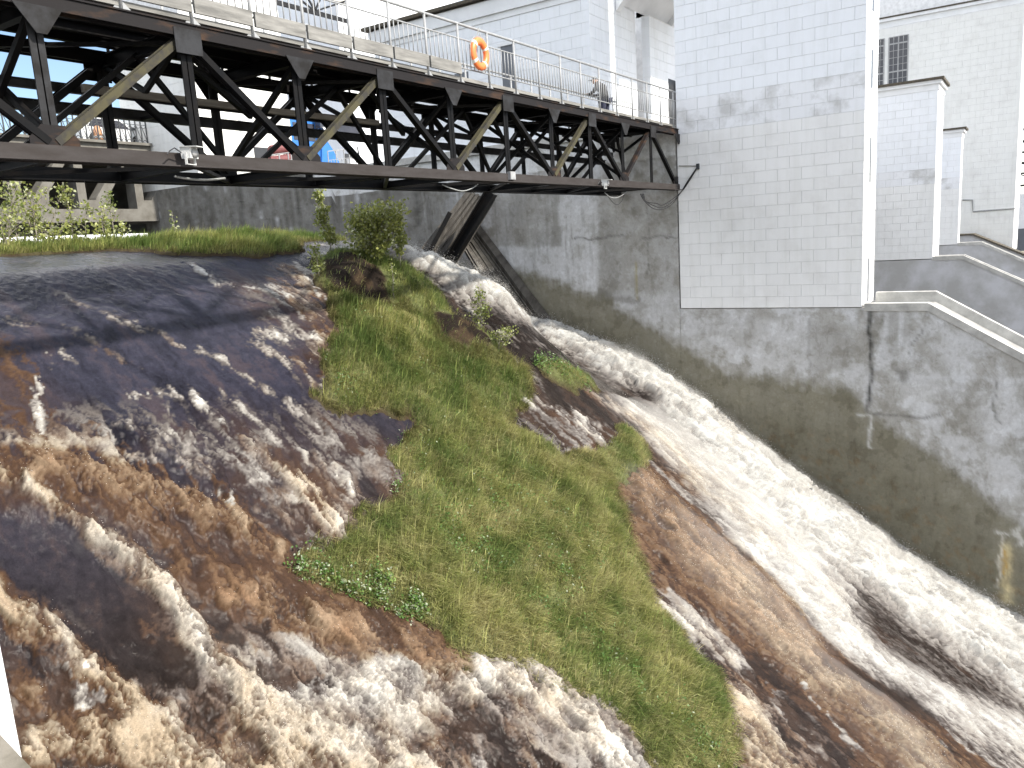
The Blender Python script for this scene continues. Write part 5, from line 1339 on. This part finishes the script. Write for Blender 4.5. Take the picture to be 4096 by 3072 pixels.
MB().prism([(f0[0], f0[2]), ((f0[0] * .6 + f1[0] * .4), f0[2] * .35 + f1[2] * .65 + .1), (f1[0], f1[2]), (f2[0] + .5, f2[2]), (f3[0], f3[2])], 1, 40.85, 42.3).build('mudguard', M['blue'], ck)
b0, b1 = at41(1270, 490, 40.5), at41(1425, 520, 40.5)
MB().bar(tuple(b0), tuple(b1), .5, .75).build('boom', M['glass'], ck)
for px in (1299, 1325, 1352):
    q = at41(px, 513, 40.2); MB().prism([(q[0] - .17, q[2] + .08), (q[0] + .17, q[2] + .08), (q[0], q[2] - .13)], 1, 40.235, 40.245).build('stencil_mark', M['lamp'], ck)
def barrel(px, py, L, r, label, yaw, y=37.5):
    q = onY(px, py, y); t = thing('steel_tank', label, 'tank', 'rust red steel tanks on the pier', tuple(q), local=True); t.rotation_euler = (0, -.16, yaw)
    MB().tube([(-L / 2, 0, 0), (-L / 2 + .1, 0, 0), (L / 2 - .1, 0, 0), (L / 2, 0, 0)], [r * .86, r, r, r * .86], 20).build('shell', M['maroon'], t, False)
    for s in (-.25, .25): MB().tube([(s * L - .04, 0, 0), (s * L + .04, 0, 0)], r * 1.03, 20).build('hoop', M['maroon'], t)
barrel(1115, 598, 1.25, .30, 'maroon steel drum lying highest on the heap beside the crane', 0)
barrel(1180, 622, 1.0, .36, 'maroon drum with a bright red end right of the highest drum', .2)
barrel(1120, 642, 1.8, .30, 'lowest maroon drum behind the white rail', .0, 37.3)
rdp = onY(1190, 612, 36.95); tag(MB().tube([tuple(rdp), tuple(rdp + np.array([.0, .08, 0]))], .16, 14).build('red_lid', M['red']), 'small bright red lid on the maroon drums', 'lid')
def fence(pts, y, h, label, step=.22):
    t = thing('white_railing', label, 'railing', 'white rails on the pier head', tuple(onY(*pts[0], y)), local=True)
    o_ = np.array(t.location); Pp = [onY(px, py, y) - o_ for px, py in pts]
    for a_, b_ in zip(Pp[:-1], Pp[1:]):
        MB().bar(tuple(a_), tuple(b_), .05, .05).build('top_rail', M['galv'], t)
        dn = np.array([0, 0, -.42 * h]); MB().bar(tuple(a_ + dn), tuple(b_ + dn), .03, .03).build('middle_rail', M['galv'], t)
        n = max(1, int(np.linalg.norm(b_ - a_) / step))
        for i in range(n + 1):
            q = a_ + (b_ - a_) * i / n; big = i % 3 == 0
            MB().bar(tuple(q + (np.zeros(3) if big else dn)), tuple(q + np.array([0, 0, -h])), .05 if big else .025, .05 if big else .025).build('post' if big else 'baluster', M['galv'], t)
fence([(1045, 639), (1079, 620), (1163, 609), (1200, 611), (1212, 630)], 36.5, 1.0, 'white rail in front of the maroon drums')
fence([(1310, 605), (1395, 596), (1430, 588), (1442, 640)], 37.0, 1.3, 'white rail below the crane mudguard beside the gatehouse wall')
rk = thing('rack', 'dark rack with grey sacks behind the white rail under the crane boom', 'rack', None, tuple(onY(1405, 650, 38.5)), local=True)
MB().box(-.5, .5, 0, .1, -.9, .55).build('back_panel', M['dark'], rk); MB().box(-.45, .1, -.3, -.01, -.5, .2).build('sack', M['joint'], rk); MB().box(-.8, -.5, -.3, -.02, -.9, -.45).build('crate', M['maroon'], rk)

# ------------------------------------------------------------------ near pier at the left edge and the parapet below the camera
npier = thing('spillway_pier', 'near white pier tower cut by the left edge of the picture', 'dam pier', 'piers of the dam', (0, 6, -3))
tn = MB().box(-3, 1.82 - J, 4.93 + J, 11.4, -2.9, 9).build('tower', M['joint'], npier)
facing(tn, (-2.2, 4.93 + J, 0), 'X+', 4.02, -2.895, 3.2, .405, .82, lambda z: M['block_clean'], limit=120, seed=20)
MB().prism([(11.4, -14), (11.4, -2.905), (2.9, -2.905), (-5, -7.65), (-5, -14)], 0, -3, 1.80).build('concrete_wall', M['concrete'], npier)
pr2 = thing('parapet', 'rough grey concrete parapet at the bottom left corner', 'parapet', None, (.5, 2.5, -1.4))
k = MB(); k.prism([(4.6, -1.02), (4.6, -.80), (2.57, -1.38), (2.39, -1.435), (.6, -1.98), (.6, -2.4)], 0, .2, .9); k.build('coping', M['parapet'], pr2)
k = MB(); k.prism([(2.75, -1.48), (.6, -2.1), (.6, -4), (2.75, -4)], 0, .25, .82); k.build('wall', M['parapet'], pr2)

# ------------------------------------------------------------------ reservoir, river bed
tag(MB().box(-400, 400, 24.5, 900, -.9, -.45).build('reservoir_water', M['water_plain']), kind='structure')
tag(MB().box(-400, 400, -500, 24.4, -27, -26).build('river_bed', M['soil_plain']), kind='structure')

# ------------------------------------------------------------------ young trees and bushes
def sapling(base, height, lean, width, nleaf, label, name='sapling', cat='young tree', group=None, seed=1, leaf=.045, tone=0.0, spindle=.35, stems=1):
    rg_ = np.random.default_rng(seed)
    base = np.array(base); t = thing(name, label, cat, group, tuple(base), local=True)
    lv = []; ln = MB(); tips = []
    for s_ in range(stems):
        sx = rg_.normal(0, width * .16, 2) * (stems > 1); ln_ = np.array(lean) + rg_.normal(0, .18, 2) * (stems > 1)
        hh = height * rg_.uniform(.72, 1.0) if s_ else height
        pts = []; rs = []
        for i in range(7):
            f = i / 6
            pts.append((sx[0] * f * 2 + ln_[0] * hh * f ** 1.5 + rg_.normal(0, .012), sx[1] * f * 2 + ln_[1] * hh * f ** 1.5 + rg_.normal(0, .012), hh * f)); rs.append(.022 * (height / 2) * (1 - f * .85) + .003)
        ln.tube(pts, rs, 6); P = np.array(pts); nb = max(5, int(13 * height))
        for b_ in range(nb):
            f = rg_.uniform(.16, 1.0); i = min(5, int(f * 6)); q = P[i] + (P[i + 1] - P[i]) * (f * 6 - i)
            prof_ = math.sin(math.pi * min(1, max(0, (f - .08) / .95)) ** .75) * .9 + .22
            a_ = rg_.uniform(0, 2 * math.pi); L = width * .5 * prof_ * rg_.uniform(.5, 1.15)
            e = q + np.array([math.cos(a_) * L + lean[0] * L * .5, math.sin(a_) * L + lean[1] * L * .5, L * rg_.uniform(.25, 1.0)])
            ln.tube([tuple(q), tuple((q + e) / 2 + np.array([0, 0, -.02 * L])), tuple(e)], [.007, .005, .002], 4, False)
            m_ = max(3, int(nleaf / (nb * stems)))
            u = rg_.uniform(.15, 1.08, m_)[:, None]; lv.append(q + (e - q) * u + rg_.normal(0, .045 + .03 * width, (m_, 3)))
    L = np.concatenate(lv); n = len(L)
    up = rg_.normal(0, 1, (n, 3)); up[:, 2] += .5; up /= np.linalg.norm(up, axis=1)[:, None]
    d = rg_.normal(0, 1, (n, 3)); d[:, 2] -= .3; d -= up * (d * up).sum(1)[:, None]; d /= np.linalg.norm(d, axis=1)[:, None]; w = np.cross(up, d)
    sz = (leaf * rg_.uniform(.6, 1.35, n))[:, None]
    v = np.stack([L, L + d * sz * .5 + w * sz * .38 + up * sz * .12, L + d * sz * 1.05, L + d * sz * .5 - w * sz * .38 + up * sz * .12], 1).reshape(-1, 3)
    o_ = (np.arange(n) * 4)[:, None]; F_ = np.concatenate([o_ + np.array([[0, 1, 2]]), o_ + np.array([[0, 2, 3]])])
    ca = np.array([.11, .155, .035]); cb = np.array([.28, .30, .085]); cp = np.array([.42, .44, .27])
    k_ = np.clip(rg_.normal(.42 + tone, .26, n), 0, 1)[:, None]; c = ca + (cb - ca) * k_
    si = (rg_.random(n) < .10 + .2 * max(0, tone))[:, None]; c = np.where(si, cp, c) * rg_.uniform(.75, 1.2, n)[:, None]
    ln.build('stem', M['bark'], t, True)
    fo_ = mesh_np('foliage', v, F_, M['leaf'], t, {'col': np.repeat(c, 4, 0)}); fo_['kind'] = 'stuff'
    return t
def gpt(px, py):
    q = on_slope(px, py); q[2] = float(ground_z(q[0], q[1])) if 1.1 < q[0] < 28.7 and q[1] < 25.8 else base(q[0], q[1]); return q
def crest(px, y, z=None):
    r = ray(px * S, 520 * S); x = r[0] / r[1] * y
    return np.array([x, y, float(ground_z(x, y)) - .05])
sapling(gpt(716, 548) + np.array([0, 0, -.1]), 1.85, (-.16, 0), .46, 950, 'slim young poplar leaning left beside the round bush', seed=31, leaf=.085, tone=.3)
sapling(gpt(818, 592), 1.55, (0.02, 0), 1.45, 4600, 'big round leafy bush at the head of the grass island', 'bush', 'bush', None, 32, .10, .30, stems=7)
sapling(gpt(868, 600), 1.75, (.12, 0), .44, 850, 'narrow upright shoot on the right side of the round bush', seed=33, leaf=.085, tone=.25)
sapling(gpt(690, 606), .85, (-.05, 0), .36, 300, 'small sapling on the left edge of the dark soil mound', seed=34, leaf=.07, tone=.2)
sapling(gpt(852, 655), .95, (.02, 0), .22, 110, 'thin leafy sprig standing below the round bush', seed=35, leaf=.06)
sapling(gpt(1040, 702), 1.45, (.02, 0), .55, 460, 'sapling standing against the white foam near the timber gate', seed=36, leaf=.075, tone=.1)
sapling(gpt(1100, 722), .80, (.03, 0), .42, 170, 'smaller sparse sapling beside the foam right of the taller one', seed=37, leaf=.07, tone=.1)
sapling(gpt(987, 672), .45, (0, 0), .16, 50, 'tiny sprig on the grass rim by the chute', seed=38, leaf=.06)
sapling(gpt(1080, 765), .55, (.1, 0), .55, 240, 'low light green shrub by the second soil patch', 'bush', 'bush', None, 39, .06, .2, stems=3)
for i, (px, y, h, wd, nl, ln_, lab, tn_) in enumerate([
        (4, 21.2, 1.9, 1.1, 1100, (.05, 0), 'grey green willow at the far left of the crest', -.1),
        (40, 21.9, 1.8, 1.2, 1200, (.12, 0), 'second willow from the left on the crest grass', -.05),
        (78, 21.5, 2.0, .75, 800, (-.05, 0), 'tall pale topped sapling left of centre in the crest row', .25),
        (100, 22.0, 1.45, .8, 600, (.1, 0), 'shorter willow leaning right in the crest row', .0),
        (160, 21.8, 2.0, .62, 800, (-.03, 0), 'tall light green sapling in front of the concrete diagonal', .25),
        (186, 21.3, 1.2, .7, 500, (.12, 0), 'bushy sapling at the foot of the tall light green one', .05),
        (222, 20.6, 1.05, .8, 620, (.15, 0), 'pale leafy bush spilling over the crest grass', .3),
        (250, 22.3, 1.6, .5, 420, (-.02, 0), 'dark narrow sapling before the round concrete opening', -.2),
        (262, 20.2, .6, .7, 260, (.12, 0), 'low pale shrub at the waterline end of the crest row', .3),
        (380, 23.2, 1.15, .34, 170, (0, 0), 'lone small sapling by the pier corner', .0),
        (20, 20.7, .9, 1.0, 500, (.1, 0), 'low bright shrub at the water edge far left', .15),
        (120, 20.5, .55, 1.1, 420, (.1, 0), 'low weeds with yellow green leaves along the crest waterline', .2)]):
    sapling(crest(px, y), h, ln_, wd * .72, int(nl * .30), lab, group='young trees along the crest', seed=50 + i, leaf=.088, tone=tn_ + .22, stems=2 if wd > .7 else 1)
# leafy weeds among the grass
def weeds(name, label, cpts, n, size, seed, tone=0.0, pale=.06, lift=.10):
    rg_ = np.random.default_rng(seed); C_ = np.array([gpt(*p[:2]) for p in cpts]); rad = np.array([p[2] for p in cpts]) * S / FPX
    i = rg_.integers(0, len(C_), n); dd = np.array([depth(q) for q in C_])
    xy = C_[i, :2] + rg_.normal(0, .55, (n, 2)) * (rad[i] * dd[i])[:, None]
    cl = fbm(xy[:, 0] * 2.5, xy[:, 1] * 2.5, seed, 3); kk = cl + rg_.uniform(-.3, .3, n) > -.02; xy = xy[kk]; n = len(xy)
    z = ground_z(xy[:, 0], xy[:, 1]) + np.abs(rg_.normal(0, lift, n)) + .05
    L = np.stack([xy[:, 0], xy[:, 1], z], 1)
    up = rg_.normal(0, .6, (n, 3)); up[:, 2] += 1; up[:, 1] -= .5; up /= np.linalg.norm(up, axis=1)[:, None]
    d = rg_.normal(0, 1, (n, 3)); d -= up * (d * up).sum(1)[:, None]; d /= np.linalg.norm(d, axis=1)[:, None]; w = np.cross(up, d)
    sz = (size * rg_.uniform(.55, 1.4, n))[:, None]
    v = np.stack([L, L + d * sz * .5 + w * sz * .32 + up * sz * .1, L + d * sz, L + d * sz * .5 - w * sz * .32 + up * sz * .1], 1).reshape(-1, 3)
    o_ = (np.arange(n) * 4)[:, None]; F_ = np.concatenate([o_ + np.array([[0, 1, 2]]), o_ + np.array([[0, 2, 3]])])
    c = np.array([.05, .115, .025]) + rg_.random((n, 1)) * np.array([.07 + tone, .10 + tone, .02 + tone * .4])
    c = np.where((rg_.random(n) < pale)[:, None], np.array([.38, .42, .30]), c)
    tag(mesh_np(name, v, F_, M['leaf'], None, {'col': np.repeat(c, 4, 0)}), label, 'weeds', kind='stuff')
weeds('leafy_weeds', 'dark green leafy weeds in patches in the middle of the island', [(1010, 1150, 60), (1060, 1200, 60), (1150, 1180, 60), (1220, 1150, 60), (1270, 1200, 50), (1040, 1240, 60), (1140, 1120, 50), (1230, 1270, 40), (1330, 1420, 60), (1180, 1360, 60), (1260, 1380, 40), (1060, 1090, 50), (980, 1180, 40), (1500, 1600, 60), (1540, 1640, 50), (1360, 1500, 40)], 9000, .05, 401, 0, .05)
weeds('leafy_weeds', 'pale leaved weeds hanging over the left point of the island', [(650, 1235, 30), (690, 1240, 34), (730, 1265, 34), (780, 1290, 34), (840, 1320, 24), (880, 1345, 24), (830, 1275, 24), (905, 1330, 16)], 2600, .055, 402, .02, .22)
weeds('leafy_weeds', 'bright green leafy clump on the ledge beside the chute', [(1180, 795, 26), (1220, 812, 28), (1260, 835, 22), (1160, 790, 14)], 1500, .06, 403, .04, .05, .14)
weeds('leafy_weeds', 'yellow green clump of leaves low on the left side of the island', [(825, 1280, 14), (842, 1290, 14), (815, 1270, 10)], 500, .055, 404, .14, .1, .2)
weeds('leafy_weeds', 'scattered small leaves on the upper part of the grass island', [(800, 700, 60), (900, 800, 80), (1000, 860, 80), (900, 1000, 70), (1000, 1000, 80), (1150, 1040, 70), (760, 850, 40), (860, 1060, 30)], 2500, .04, 405, 0, .14)
